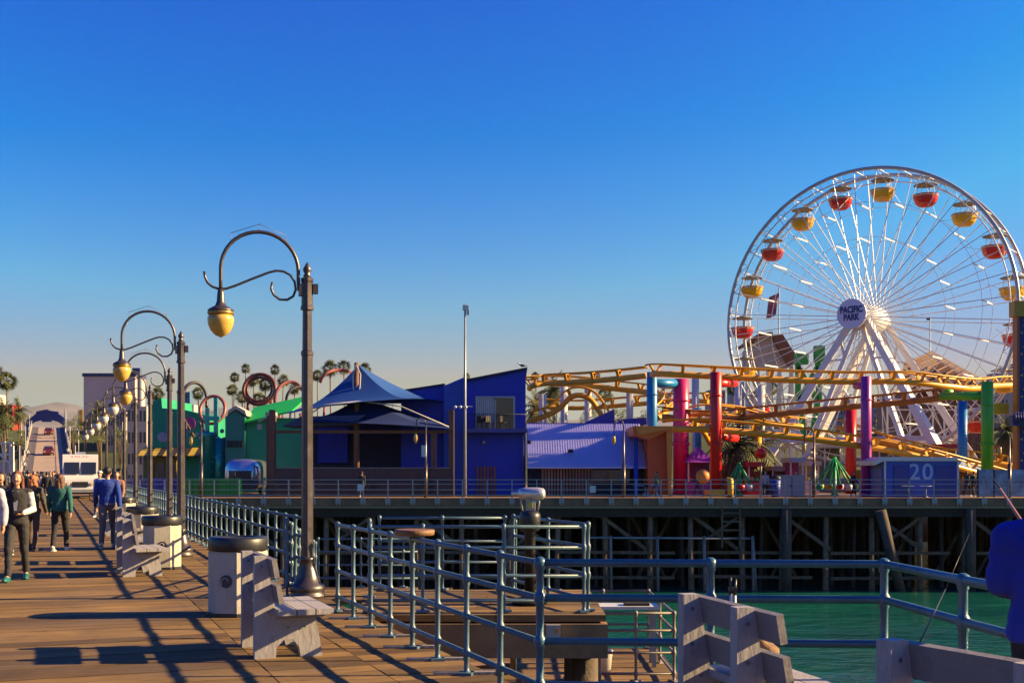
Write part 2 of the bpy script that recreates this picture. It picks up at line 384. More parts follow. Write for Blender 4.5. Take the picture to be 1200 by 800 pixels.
# cross rail at far foot of the gangway (goes right to the lower landing)
planks('lower_deck', -4.2, -2.0, 23.7, 25.4, -.76, WDECK)
railing('railing beyond the gangway foot, seen low between the landing posts', [Vector((-4.1, 25.3, -.76)), Vector((-2.0, 25.3, -.76))], (1.03, .76, .48, .2), RAILM, rt=.020, rr_=.021, postpts=[Vector((-4.1 + .9 * i, 25.3, -.76)) for i in range(3)])
zb = -1.6
planks('low_landing_deck', -2.2, 2.62, 16.2, 22.4, zb, WDECK)
t = thing('low_landing_frame', 'timber frame and piles below the low fishing landing near the water', 'landing', (.2, 19.5, -6.6))
mb = MB(); mb.bb(-2.2, 2.62, 16.1, 16.2, -2.05, -1.62); mb.bb(2.62, 2.74, 16.1, 22.5, -2.05, -1.62); mb.build('fascia', WDARK, t, world=True)
for x in (-1.8, .2, 2.3):
    for y in (16.9, 19.5, 22): MB().tube([(x, y, -7.6), (x, y, -1.69)], .17, 10).build('pile', PILE, t, world=True)
RUST = M('rusty_rail', (.23, .20, .175), .6, .2, var=.3, scale=5, dirt=.7, dirtcol=(.25, .13, .07))
railing('brownish rusted railing around the low landing just above the water', [Vector((1.38, 18.8, zb)), Vector((2.55, 18.8, zb)), Vector((2.55, 22.3, zb)), Vector((.9, 22.3, zb))], (1.07, .80, .45, .12), RUST, rt=.023, rr_=.023, postpts=[Vector((1.38, 18.8, zb)), Vector((1.95, 18.8, zb)), Vector((2.55, 18.8, zb)), Vector((2.55, 20.6, zb)), Vector((2.55, 22.3, zb)), Vector((1.7, 22.3, zb)), Vector((.9, 22.3, zb))])
# diagonal stair rail + stair from landing A down to landing B
t = thing('timber_stair', 'steep timber stair linking the side landing with the low landing', 'stair', (.1, 18.5, zb))
mb = MB(); mb.beam((-.9, 17.4, -.1), (-.9, 19.7, -1.6), .06, .25); mb.build('stringer', WBEAM, t, world=True)
mb = MB(); mb.beam((.0, 17.4, -.1), (.0, 19.7, -1.6), .06, .25); mb.build('stringer', WBEAM, t, world=True)
for i in range(6): MB().bb(-.86, -.04, 17.5 + i * .36, 17.78 + i * .36, -.3 - i * .235, -.26 - i * .235).build('tread', WBEAM, t, world=True)
mb = MB(); mb.tube([(.05, 17.35, 1.0), (.05, 17.35, .95), (.05, 19.8, -.6), (.05, 19.8, -1.6)], .024, 8); mb.tube([(.05, 17.35, .55), (.05, 19.8, -1.05)], .02, 8); mb.build('handrail', RAILM, t, world=True)

# fish cleaning table on the low landing
t = thing('cleaning_table', 'white-topped fish cleaning table on the low landing with a brown board on it', 'table', (1.92, 20.4, zb))
MB().box((0, 0, 1.0), (1.14, .6, .05)).build('tabletop', M('table_white', (.62, .61, .58), .4, dirt=.4, dirtcol=(.35, .28, .2)), t)
for sx in (-.48, .48):
    for sy in (-.22, .22): MB().box((sx, sy, .487), (.06, .06, .975)).build('leg', GALV, t)
MB().box((.2, -.05, 1.05), (.42, .28, .045)).build('cutting_board', WDARK, t)
# traffic delineator and bucket
t = thing('safety_post', 'thin orange traffic post standing on the low landing below the railing', 'traffic post', (X(671, 18.9), 18.9, zb))
ORG = M('orange_plastic', (.75, .20, .02), .5)
MB().lathe([(.055, .03), (.045, .3), (.03, .72), (.015, .75)], n=12).build('cone', ORG, t); MB().box((0, 0, .015), (.3, .3, .03)).build('foot', BLACK, t)
MB().lathe([(.047, .42), (.043, .52)], n=12).build('reflective_band', WHITEP, t)
t = thing('bait_bucket', 'white plastic bucket standing at the foot of the low landing railing', 'bucket', (X(707, 19.6), 19.6, zb))
MB().lathe([(.12, 0), (.15, .34), (.16, .35), (.16, .37), (.14, .37), (.135, .3), (.11, .03)], n=18).build('tub', WHITEP, t)
MB().tube([(-.155, 0, .34), (-.13, -.02, .22), (0, -.16, .14), (.13, -.02, .22), (.155, 0, .34)], .004, 5).build('handle', STEEL, t)
# small orange life-hose box on the landing's edge
t = thing('hose_box', 'small grey junction box clamped to the near corner of the side landing', 'box', (X(648, 14.25), 14.12, -.25))
MB().box((0, 0, .07), (.17, .1, .14)).build('case', GALV, t); MB().box((.04, -.053, .07), (.05, .008, .06)).build('lid', M('orange_latch', (.6, .22, .08), .5), t)

# ------------------------------------------------------------------ coin viewing scope
t = thing('viewing_scope', 'coin-operated viewing scope with bright silver barrel on a black pedestal', 'viewing scope', (X(621, 15.4), 15.4, 0), R(-12))
SILV = M('silver_paint', (.72, .70, .66), .28, .55, var=.08)
MB().lathe([(.23, 0), (.23, .04), (.2, .06), (.1, .09), (.075, .14)], n=20).build('base', DARKM, t)
MB().lathe([(.072, .1), (.072, .95), (.08, .97)], n=16).build('pedestal', DARKM, t)
MB().lathe([(.10, .93), (.135, .96), (.14, 1.12), (.13, 1.16), (.08, 1.2)], n=18).build('coin_box', BLACK, t)
mb = MB(); mb.tube([(-.1, 0, 1.19), (-.12, 0, 1.3), (-.11, 0, 1.38)], .014, 8); mb.tube([(.1, 0, 1.19), (.12, 0, 1.3), (.11, 0, 1.38)], .014, 8); mb.box((.02, -.06, 1.27), (.12, .02, .13)); mb.build('yoke', GALV, t)
mb = MB(); mb.lathe([(.05, -.17), (.085, -.15), (.1, -.05), (.1, .12), (.085, .2), (.045, .22)], c=(0, 0, 1.43), n=18, axis='X')
mb.lathe([(.035, -.26), (.035, -.15)], c=(0, .04, 1.43), n=10, axis='X'); mb.lathe([(.035, -.26), (.035, -.15)], c=(0, -.04, 1.43), n=10, axis='X')
o = mb.build('barrel', SILV, t); o.scale = (.9, .82, .82); o.location = (0, 0, .24)
MB().box((.02, -.085, 1.27), (.07, .01, .08)).build('instruction_plate', M('plate_yellow', (.6, .5, .1), .5), t)

# ------------------------------------------------------------------ bench: local x = depth (0 back .. .68 front), y = length
def bench(label):
    root = thing('pier_bench', label, 'bench', (0, 0, 0), 0, 'white timber benches along the pier')
    for yy in (-.38, .38):
        mb = MB(); prof = [(0, 0), (.19, 0), (.2, .1), (.27, .17), (.34, .17), (.4, .1), (.42, 0), (.62, 0), (.56, .36), (.2, .36), (.105, .93), (0, .93)]
        # split into convex strips: back upright, base front foot, bridge
        def ext(poly): mb.prism(poly, lambda a, b, t_: (a, yy - .045 + .09 * t_, b))
        ext([(0, 0), (.19, 0), (.2, .1), (.2, .36), (.105, .93), (0, .93)])
        ext([(.2, .1), (.27, .17), (.34, .17), (.4, .1), (.42, 0), (.62, 0), (.56, .36), (.2, .36)])
        mb.build('side_support', WHITEW, root)
        MB().box((.40, yy, .385), (.5, .07, .05)).build('seat_bearer', WHITEW, root)
    for k, x in enumerate((.25, .42, .59)):
        MB().box((x, -.11, .437), (.158, 1.14, .05)).build('seat_board', WHITEW, root)
    for z0, x0 in ((.835, .145), (.60, .185)):
        mb = MB(); mb.beam((x0, -.68, z0), (x0, .46, z0), .045, .165, up=(-.17, 0, 1)); mb.build('back_board', BACKW, root)
    MB().box((.31, 0, .28), (.06, .66, .09)).build('stretcher', WHITEW, root)
    for yy in (-.43, .34):
        mb = MB()
        for a_, b_ in ((.06, .62), (.06, .84), (.12, .42), (.45, .28), (.3, .28)): mb.lathe([(.013, -.006), (.009, 0)], c=(a_, yy - (.005 if yy < 0 else -.0), b_), n=8, axis='Y')
        mb.build('bolt_heads', STEEL, root)['kind'] = 'stuff'
    return root
b0 = bench('white timber bench in the foreground, striped with sunlight, beside the foremost lamp')
bl = [(UV(1.72, 11.35), TH + R(0), None),
      (UV(1.05, 20.6), TH + R(4), 'weathered white bench in front of the second cream litter bin'),
      (UV(1.25, 23.4), TH, 'weathered white bench just behind the one at the second litter bin'),
      (UV(1.3, 27.6), TH, 'small distant white bench, furthest but one of the row by the lamps'),
      (UV(1.35, 33.5), TH, 'smallest distant white bench at the far end of the row'),
      (Vector((1.16, 7.15, 0)), R(15), 'white bench seen from behind with a brown bag on its seat'),
      (Vector((1.87, 5.12, 0)), R(27), 'white bench cut off by the lower right corner, beside the standing angler')]
for i, (loc, rz, lab) in enumerate(bl):
    place(b0, i > 0, loc, rz, lab or b0['label'])
# ------------------------------------------------------------------ litter bins
def bin_():
    root = thing('litter_bin', 'x', 'litter bin', (0, 0, 0), 0, 'cream litter bins along the pier')
    MB().lathe([(.33, 0), (.345, .03), (.345, .74), (.335, .77)], n=8, smooth=False, rot=PI / 8).build('body', CREAM, root)
    mb = MB(); mb.lathe([(.31, .76), (.342, .765), (.349, .78), (.352, .895), (.335, .925), (.24, .93), (.22, .90), (.21, .80)], n=24)
    mb.build('lid', BLACK, root)
    MB().lathe([(.34, 0), (.352, .005), (.352, .04), (.34, .05)], n=8, smooth=False, rot=PI / 8).build('foot_ring', BLACK, root)
    e = MB(); e.lathe([(.075, -.004), (.075, .004)], c=(0, -.325, .42), n=20, axis='Y'); em = e.build('emblem', M('emblem_dark', (.05, .045, .06), .5), root)
    s2 = MB(); s2.tube([(math.cos(a) * (.02 + .012 * a), -.332, .42 + math.sin(a) * (.02 + .012 * a)) for a in [i * .35 for i in range(12)]], .006, 5); s2.build('swirl', CREAM, em)
    return root
q0 = bin_()
for i, (px, Y, lab) in enumerate([(279, 14.2, 'cream octagonal litter bin with black lid right behind the foreground bench'), (190, 20.9, 'cream litter bin with black lid at the foot of the second lamp'),
        (167, 26.4, 'small cream litter bin just beyond the second lamp, partly behind benches'), (145, 35.5, 'smallest cream litter bin near the man in the blue sweater')]):
    place(q0, i > 0, (X(px, Y), Y, 0), R(-12 if i == 0 else i * 17), lab)

# ------------------------------------------------------------------ street lamps: arm along local -x
AMB = M('amber_globe', (.70, .44, .10), .22, var=.2, scale=6, dirt=.3, dirtcol=(.42, .24, .04)); AMB.node_tree.nodes['Principled BSDF'].inputs['Subsurface Weight'].default_value = .25
FROST = M('frosted_globe', (.55, .56, .60), .25, var=.06, scale=6); FROST.node_tree.nodes['Principled BSDF'].inputs['Subsurface Weight'].default_value = .15
BRASS = M('brass_band', (.45, .27, .07), .35, .6)
def lamp(globe):
    root = thing('street_lamp', 'x', 'street lamp', (0, 0, 0), 0, 'curved-arm street lamps along the pier')
    MB().lathe([(.25, 0), (.25, .05), (.22, .07), (.235, .10), (.245, .14), (.22, .18), (.185, .20), (.15, .30), (.115, .42), (.095, .50), (.105, .515), (.105, .545), (.085, .56)], n=20).build('base', POSTM, root)
    mb = MB(); mb.lathe([(.082, .55), (.075, 3.30), (.085, 3.31), (.085, 3.36), (.066, 3.38), (.062, 3.92), (.09, 3.93), (.09, 3.97), (.078, 3.99), (.076, 4.30), (.085, 4.32), (.085, 4.36), (.05, 4.38)], n=8, smooth=False)
    mb.build('post', POSTM, root)
    MB().lathe([(.03, 4.37), (.06, 4.40), (.035, 4.42), (.055, 4.46), (.058, 4.49), (.03, 4.54), (.008, 4.58)], n=12).build('finial', POSTM, root)
    MB().box((.11, 0, 4.22), (.07, .09, .13)).build('photocell_box', POSTM, root)
    MB().box((-.085, 0, 4.2), (.06, .12, .16)).build('arm_bracket', POSTM, root)
    r = .515; cx = -.635; cz = 4.45
    pts = [(-.11, 0, 4.19), (-.12, 0, 4.33)] + [(cx + r * math.cos(a), 0, cz + r * math.sin(a)) for a in [PI * i / 18 for i in range(19)]] + [(cx - r, 0, 4.3), (cx - r, 0, 4.15)]
    MB().tube(pts, .026, 10).build('arm', POSTM, root)
    sp = [(-1.365, 4.40), (-1.355, 4.33), (-1.32, 4.25), (-1.26, 4.20), (-1.18, 4.175), (-1.08, 4.18), (-.97, 4.22), (-.75, 4.32), (-.52, 4.42), (-.42, 4.45), (-.32, 4.445), (-.23, 4.40), (-.17, 4.31), (-.155, 4.20), (-.19, 4.11), (-.27, 4.06), (-.37, 4.06), (-.45, 4.12), (-.485, 4.20), (-.47, 4.29)]
    MB().tube([(a, 0, b) for a, b in sp], .017, 8).build('scroll', POSTM, root)
    x = cx - r
    h = MB(); h.lathe([(.035, 4.17), (.045, 4.12), (.055, 4.0), (.075, 3.95), (.13, 3.92), (.17, 3.895), (.172, 3.87)], c=(x, 0, 0), n=18); hd = h.build('lamp_head', POSTM, root)
    MB().lathe([(.168, 3.872), (.176, 3.86), (.176, 3.835), (.16, 3.825)], c=(x, 0, 0), n=18).build('band', BRASS, hd)
    MB().lathe([(.15, 3.83), (.172, 3.79), (.176, 3.75), (.165, 3.69), (.13, 3.61), (.075, 3.555), (.02, 3.53), (.004, 3.52)], c=(x, 0, 0), n=24).build('globe', globe, hd)
    # bird-deterrent wires on the arch
    w_ = MB(); w_.tube([(-1.02, 0, 4.93), (-.64, 0, 5.07), (-.28, 0, 4.93)], .004, 4)
    for xx, z0, z1 in ((-.64, 4.96, 5.08), (-.28, 4.80, 4.93), (-1.02, 4.8, 4.93)): w_.tube([(xx, 0, z0), (xx, 0, z1)], .004, 4)
    w_.build('bird_wire', STEEL, root)
    return root
LA = lamp(AMB); LF = lamp(FROST); fa = ff = False
rows = [('A', Vector((-2.76, 16.1, 0)), 'tallest foreground street lamp with amber acorn globe in front of the blue building'),
        ('A', Vector((-6.65, 24.0, 0)), 'second street lamp from the foreground, amber globe, behind the litter bins'),
        ('A', UV(3.0, 33.6), 'third street lamp from the foreground, with the last amber globe of the row'),
        ('F', UV(3.0, 40.4), 'fourth street lamp from the foreground, the nearest with a white frosted globe'),
        ('F', UV(3.0, 47.6), 'fifth street lamp from the foreground, white frosted globe'),
        ('F', UV(3.0, 55.0), 'sixth street lamp from the foreground, small, white globe'),
        ('F', UV(3.0, 63.5), 'seventh street lamp from the foreground, small, white globe'),
        ('F', UV(3.0, 73.0), 'eighth street lamp from the foreground, close to the white truck')]
for k, loc, lab in rows:
    if k == 'A': place(LA, fa, loc, R(2) + TH * .6, lab, .985); fa = True
    else: place(LF, ff, loc, TH, lab, .985); ff = True
# ------------------------------------------------------------------ far pier
YF = 77.0
deckf = planks('far_pier_deck', -30, 75, YF, 170, -.01, M('far_deck_wood', (.24, .13, .07), .85, var=.3, rnd=.25), w=1.2, th=.12)
t = thing('far_pier_substructure', 'dark timber piles, cross braces and beams under the amusement pier', 'pier', (20, YF, -6.6))
mb = MB()
mb.bb(-30, 75, YF - .02, YF + .22, -.56, -.135); mb.build('edge_beam', WBEAM, t, world=True)
MB().bb(-30, 75, YF + .35, YF + .6, -1.25, -.57).build('girder', WDARK, t, world=True)
MB().bb(-30, 75, YF + .25, YF + .34, -.68, -.57).build('ledge', GALV, t, world=True)
PILE_LIT = M('pile_front_lit', (.30, .18, .10), .85, var=.4, scale=1.5, bump=.6, dirt=.7, dirtcol=(.03, .025, .02)); BRC = M('brace_timber', (.19, .115, .065), .85, var=.35, dirt=.5, dirtcol=(.03, .02, .02)); pr = random.Random(5); small = MB(); np_ = 0  # front-row piles: lighter copy of pile timber, sunlit look put into the colour
for row in range(9):
    y = YF + .9 + row * 3.4
    for k in range(24 if row else 26):
        x = -24 + k * 2.98 + pr.uniform(-.25, .25) + (row % 2) * .9
        if 0 < row < 9 and X(1068, YF) * (y / YF) < x < X(1092, YF) * (y / YF): continue
        lean = pr.uniform(-.15, .15)
        z0 = -8 + row * .3
        m_ = MB() if np_ < 98 else small
        m_.tube([(x + lean, y, z0), (x, y, -.7)], [.2 * pr.uniform(.85, 1.25), .17], 9)
        if np_ < 98: m_.build('pile', PILE_LIT if row == 0 else PILE, t, world=True)
        np_ += 1
for k in range(46): x = -23 + k * 1.9 + pr.uniform(-.5, .5); small.tube([(x + pr.uniform(-.3, .3), YF + 2.6, -8), (x, YF + 2.6, -.7)], .13, 7)
o = small.build('rear_piles', PILE, t, world=True); o['kind'] = 'stuff'
for x0, x1, zt in ((X(1030, YF), X(1058, YF), -.8),): MB().tube([(x0, YF - .3, zt), (x1, YF - .3, -6.9)], [.36, .30], 10).build('leaning_pile', PILE, t, world=True)
for px in (1138, 922): MB().tube([(X(px, YF), YF + .1, -.7), (X(px, YF), YF + .1, -7)], .33, 10).build('thick_pile', PILE, t, world=True)
for k in range(25):
    x = -24 + k * 2.98; 
    MB().bb(x - .35, x + .35, YF + .3, YF + 30, -1.3, -.75).build('pile_cap', WDARK, t, world=True) if k % 2 == 0 else None
for k in range(0, 24, 2):
    x = -24 + k * 2.98
    MB().beam((x, YF + .75, -1.2), (x + 2.98, YF + .75, -3.4), .12, .25).build('brace', BRC, t, world=True)
    if k % 4 == 0: MB().beam((x + 2.98, YF + .62, -1.2), (x + .5, YF + .62, -3.0), .1, .2).build('brace', BRC, t, world=True)
mb = MB(); mb.tube([(X(690, YF), YF + .4, Z(630, YF)), (X(884, YF), YF + .4, Z(631, YF))], .08, 6); mb.tube([(X(884, YF), YF + .4, Z(631, YF)), (X(888, YF), YF + .4, -6.2)], .08, 6); mb.build('drain_pipe', GALV, t, world=True)
mb = MB(); 
for px in (716, 771, 826, 883): mb.tube([(X(px, YF), YF + .3, Z(628, YF)), (X(px + 1, YF), YF + .3, -6.3)], .10, 6)
mb.build('sunlit_fender_poles', M('fender', (.30, .24, .21), .8, var=.3), t, world=True)
mb = MB(); mb.bb(X(846, YF), X(868, YF), YF + .2, YF + .32, Z(600, YF), Z(602, YF))
for z_ in (612, 622): mb.bb(X(846, YF), X(868, YF), YF + .2, YF + .3, Z(z_, YF), Z(z_ - 2, YF))
for px in (846, 867): mb.bb(X(px, YF), X(px + 2, YF), YF + .2, YF + .32, Z(642, YF), Z(594, YF))
mb.build('access_ladder', BRC, t, world=True)
for zz, yy in ((-3.6, YF + .62), (-5.2, YF + .66)):
    for k in range(0, 24, 3): MB().beam((-24 + k * 2.98, yy, zz + pr.uniform(-.1, .1)), (-24 + (k + 2.6) * 2.98, yy, zz), .14, .2).build('waler', BRC, t, world=True)
for k in range(18):
    x = -20 + k * 3.4 + pr.uniform(-.8, .8); MB().beam((x, YF + 4.4, -.8), (x + pr.choice((-1, 1)) * 2.6, YF + 4.4, -5.5), .12, .2).build('brace', BRC, t, world=True)
# added dark wall blacking out the space under the far pier, gap onto beach
xa, xb = X(1072, 108), X(1089, 108)
t2 = thing('blackout_wall', 'added dark boarded wall that blacks out the space under the amusement pier', 'wall', (20, 108, -6))
for a, b in ((-34, xa), (xb, 90)): MB().bb(a, b, 108, 108.4, -7, -.2).build('blackout_panel', WDARK, t2, world=True)
# railing of the far pier
def far_rail(label, x0, x1, y, n, z=0):
    root = thing('far_railing', label, 'railing', (x0, y, z))
    for i in range(n + 1):
        x = (x1 - x0) * i / n
        if i == 0:
            p0 = MB().bb(-.035, .035, -.035, .035, -.3, 1.16).build('post', GALV, root)
            q0_ = MB(); q0_.bb(-.17, .17, -.12, -.02, -.36, -.02); q0_.bb(-.13, -.05, -.1, -.02, -.5, -.36); q0_.bb(.05, .13, -.1, -.02, -.5, -.36); q0_ = q0_.build('bracket', GALV, root)
        else:
            for pr_ in (p0, q0_):
                c = pr_.copy(); C.objects.link(c); c.location = (x, 0, 0)
    for h in (1.16, .88, .52, .18): MB().beam((0, 0, h), (x1 - x0, 0, h), .05, .05).build('rail', GALV, root)
    return root
far_rail('long grey metal railing along the front edge of the amusement pier', -27.2, 44.8, YF - .02, 45)
sg = MB().bb(X(419, YF), X(427, YF), YF - .1, YF - .07, Z(575, YF), Z(567, YF)); solid('railing_sign', sg, WHITEP, 'small white notice on the far railing in front of the blue shaded terrace', 'sign')
sg = MB().bb(X(691, YF), X(698, YF), YF - .1, YF - .07, Z(577, YF), Z(569, YF)); solid('railing_sign', sg, WHITEP, 'small pale notice on the far railing in front of the lavender roofed building', 'sign')

# ------------------------------------------------------------------ blue restaurant
BLUE = M('blue_stucco', (.006, .022, .38), .6, var=.12, scale=.5, bump=.15, dirt=.2, dirtcol=(.01, .02, .15))
BLUE_LIT = M('blue_stucco_lit', (.012, .055, .36), .55, var=.12, scale=.5)  # lighter copy of the stucco blue, painting in light on the pilaster wall
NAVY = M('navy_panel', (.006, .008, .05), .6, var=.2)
BROWN = M('brown_slat', (.22, .07, .035), .7, var=.3, rnd=.3)
BRPOST = M('brown_post', (.17, .08, .05), .7, var=.3)
FRAME = M('alu_frame', (.4, .4, .42), .4, .4)
YB = 84.0
t = thing('blue_restaurant', 'royal blue two-storey restaurant block with slanted roof and balcony doors', 'building', (X(560, YB), YB, 0))
def px_prism(mb, pts, Y0, Y1, mi=0): mb.prism([(X(a, Y0), Z(b, Y0)) for a, b in pts], lambda a, b, q: (a, Y0 + (Y1 - Y0) * q, b), mi); return mb
mb = px_prism(MB(), [(546, 580), (616, 580), (616, 432), (546, 446)], YB, YB + 9)
for i in range(1, 8): mb.bb(X(546 + i * 8.8, YB) - .02, X(546 + i * 8.8, YB) + .02, YB - .03, YB + .01, .05, Z(509, YB))
for i in range(1, 8):
    if i in (1, 7): mb.bb(X(546 + i * 8.8, YB) - .02, X(546 + i * 8.8, YB) + .02, YB - .03, YB + .01, Z(502, YB), Z(447 - i * 1.7, YB))
mb.bb(X(547, YB), X(615.5, YB), YB - .035, YB + .01, Z(460.5, YB), Z(459.8, YB)); mb.build('wall', BLUE, t, world=True)
mb = px_prism(MB(), [(520, 580), (545.8, 580), (545.8, 441), (520, 452)], YB + .4, YB + 8); mb.build('pilaster_wall', BLUE_LIT, t, world=True)
mb = px_prism(MB(), [(470, 580), (519.8, 580), (519.8, 451), (470, 459)], YB + .9, YB + 8); mb.build('wall', BLUE, t, world=True)
mb = px_prism(MB(), [(545, 444.2), (618, 430), (618, 432.2), (545, 446.4)], YB - .25, YB + 9.2); mb.build('roof', NAVY, t, world=True)
mb = px_prism(MB(), [(468, 457), (521, 449), (521, 450.8), (468, 459)], YB + .7, YB + 8.2); mb.build('roof', NAVY, t, world=True)
mb = MB(); mb.bb(X(543, YB), X(617.5, YB), YB - 1.0, YB - .01, Z(507, YB), Z(502.5, YB)); bal = mb.build('balcony', M('ledge_blue', (.06, .07, .30), .6), t, world=True)
fx = [X(a, YB) for a in (558.5, 580.5, 602.5)]; z0, z1 = Z(502.4, YB), Z(466, YB)
wd = MB(); wd.bb(fx[0] - .06, fx[0] + .06, YB - .07, YB - .01, z0, z1); wd.bb(fx[2] - .06, fx[2] + .06, YB - .07, YB - .01, z0, z1); wd.bb(fx[1] - .06, fx[1] + .06, YB - .07, YB - .01, z0, z1 - .1); wd.bb(fx[0] - .06, fx[2] + .06, YB - .07, YB - .01, z1, z1 + .1); wd = wd.build('sliding_door', FRAME, t, world=True)
MB().bb(fx[1] + .07, fx[2] - .07, YB - .04, YB - .015, z0, z1 - .01).build('pane', GLASS, wd, world=True)
mb = MB()
for i in range(8):
    a = fx[0] + .08 + i * (fx[1] - fx[0] - .16) / 8; mb.bb(a, a + .12, YB - .035, YB - .02, z0 + .02, z1 - .02)
mb.build('curtain', M('curtain', (.42, .42, .48), .8), wd, world=True)
MB().bb(fx[0] + .06, fx[1] - .06, YB - .019, YB - .012, z0, z1).build('pane', GLASS, wd, world=True)
mb = MB(); mb.tube([(X(544, YB), YB - .95, Z(486, YB)), (X(617, YB), YB - .95, Z(486, YB))], .025, 6)
for i in range(30): xx = X(544 + i * 2.5, YB); mb.tube([(xx, YB - .95, Z(502, YB)), (xx, YB - .95, Z(486, YB))], .012, 4, smooth=False)
mb.build('balustrade', DARKM, bal, world=True)
mb = MB(); mb.tube([(X(616, YB), YB - .1, Z(506, YB)), (X(613, YB), YB - .15, Z(512, YB)), (X(613, YB), YB - .12, 0)], .06, 7); mb.build('downpipe', M('pipe_blue', (.10, .08, .30), .5), t, world=True)
dr = MB()
for i in range(6): dr.bb(X(558.5 + i * 4, YB), X(561 + i * 4, YB), YB - .08, YB - .03, 0, Z(546, YB))
dr.build('slatted_door', BROWN, t, world=True)
mb = MB(); mb.sphere((X(567, YB), YB - .2, Z(518, YB)), .14); mb.build('wall_lamp', GALV, t, world=True)
# cafe chairs on the balcony
for i, px in enumerate((562, 568, 574, 590)):
    ch = thing('balcony_chair', 'dark chair on the blue balcony' + (', left of the table', ', at the table\'s left side', ', at the table\'s right side', ', alone before the dark pane')[i], 'chair', (X(px, YB), YB - .5, Z(502.4, YB)), R(20 * i))
    MB().bb(-.2, .2, -.2, .2, .42, .46).build('seat', DARKM, ch); MB().bb(-.2, .2, .16, .2, .46, .9).build('backrest', DARKM, ch)
    for a in (-.17, .17):
        for b in (-.17, .17): MB().bb(a - .015, a + .015, b - .015, b + .015, 0, .42).build('leg', DARKM, ch)
# gull on the roof corner
def gull(name, loc, label, rz=0, s_=1):
    g = MB(); g.sphere((0, 0, .17), (.2, .085, .09), 2, 0, Matrix.Rotation(R(-14), 3, 'Y')); g.tube([(.13, 0, .2), (.2, 0, .29), (.24, 0, .32)], [.06, .045, .04], 8); g.sphere((.25, 0, .325), .05, 2)
    g.tube([(.28, 0, .325), (.35, 0, .31)], [.018, .006], 6, mi=1); g.beam((-.12, 0, .17), (-.36, 0, .12), .09, .03, 2, .03, .02)
    g.sphere((-.04, .07, .18), (.19, .03, .065), 2, 2, Matrix.Rotation(R(-12), 3, 'Y')); g.sphere((-.04, -.07, .18), (.19, .03, .065), 2, 2, Matrix.Rotation(R(-12), 3, 'Y'))
    g.tube([(.02, .03, .1), (.03, .03, 0)], .01, 5, mi=1); g.tube([(.02, -.03, .1), (.03, -.03, 0)], .01, 5, mi=1)
    o = g.build(name, [M('gull_white', (.7, .7, .7), .8), M('gull_orange', (.5, .25, .04), .6), M('gull_grey', (.2, .21, .24), .8)]); o.location = loc; o.rotation_euler = (0, 0, rz); o.scale = (s_,) * 3
    return tag(o, label, 'bird')
gull('seagull', (X(612, YB), YB + .4, Z(430.5, YB)), 'seagull standing on the top corner of the blue restaurant roof', PI * .9, 1.1)

# shaded terrace with navy back wall and frame
t = thing('shaded_terrace', 'dark navy terrace with brown post-and-beam frame beneath the blue sails', 'terrace', (X(420, 82), 82, 0))
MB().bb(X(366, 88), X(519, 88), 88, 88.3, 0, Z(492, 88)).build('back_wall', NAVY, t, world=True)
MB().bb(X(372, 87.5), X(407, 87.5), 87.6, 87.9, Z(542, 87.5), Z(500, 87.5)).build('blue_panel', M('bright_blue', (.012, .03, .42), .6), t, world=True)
mb = MB(); mb.bb(X(322, 82), X(526, 82), 81.9, 82.2, Z(507.5, 82), Z(504, 82)); mb.build('beam', BRPOST, t, world=True)
for px, a in ((319, 480), (529, 480), (508, 505)): MB().bb(X(px - 3, 82), X(px + 3, 82), 81.8, 82.3, 0, Z(a, 82)).build('post', BRPOST, t, world=True)
mb = px_prism(MB(), [(330, 499), (352, 488), (428, 486), (412, 497)], 81.2, 86); mb.build('flat_awning', M('grey_awning', (.04, .06, .18), .7), t, world=True)
MB().bb(X(322, 80.5), X(530, 80.5), 80.5, 80.56, 0, 1.9).build('glass_windbreak', M('tinted_glass', (.012, .014, .045), .15, var=.3), t, world=True)
MB().bb(X(334, 80.5), X(526, 80.5), 80.45, 80.6, 1.9, 1.96).build('windbreak_rail', STEEL, t, world=True)
def sail(name, label, corners, peak, mat, sag=.12, n=14):
    """tensile canopy: triangular sheets between the ring of corners and the peak, edges sagging inward"""
    mb = MB(); k = len(corners); cs = [Vector(c) for c in corners]; pk = Vector(peak)
    for i in range(k):
        a, b = cs[i], cs[(i + 1) % k]; g = []
        for s_ in range(n + 1):
            row = []
            for q in range(n + 1):
                f_ = q / n; e = a.lerp(b, f_); inw = (pk - e); e = e + inw * sag * 4 * f_ * (1 - f_) * .5
                tt = s_ / n; p = e.lerp(pk, tt); p.z = e.z + (pk.z - e.z) * tt ** 1.7; row.append(p)
            g.append(row)
        vs = [p for row in g for p in row] + [p - Vector((0, 0, .03)) for row in g for p in row]; m_ = (n + 1) ** 2; fs = []
        for s_ in range(n):
            for q in range(n):
                i0 = s_ * (n + 1) + q; f4 = (i0, i0 + 1, i0 + n + 2, i0 + n + 1); fs.append(f4); fs.append(tuple(j + m_ for j in reversed(f4)))
        mb.add(vs, fs, True)
    o = mb.build(name, mat, at=(cs[0].x, cs[0].y, min(c.z for c in cs)), fix=False); tag(o, label, 'shade sail')
    return o
SAIL = M('sail_blue', (.006, .07, .30), .7, var=.12, scale=.5, dirt=.2, dirtcol=(.02, .08, .22))
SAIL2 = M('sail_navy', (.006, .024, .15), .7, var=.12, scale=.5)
ys = 83
pk = P(420, 427, ys)
s1 = sail('shade_sail', 'blue tensile sail canopy rising to a peaked mast over the terrace', [P(334, 484, 80.5), P(478, 467, 80.5), P(540, 474, 86.5), P(372, 476, 87)], pk, SAIL)
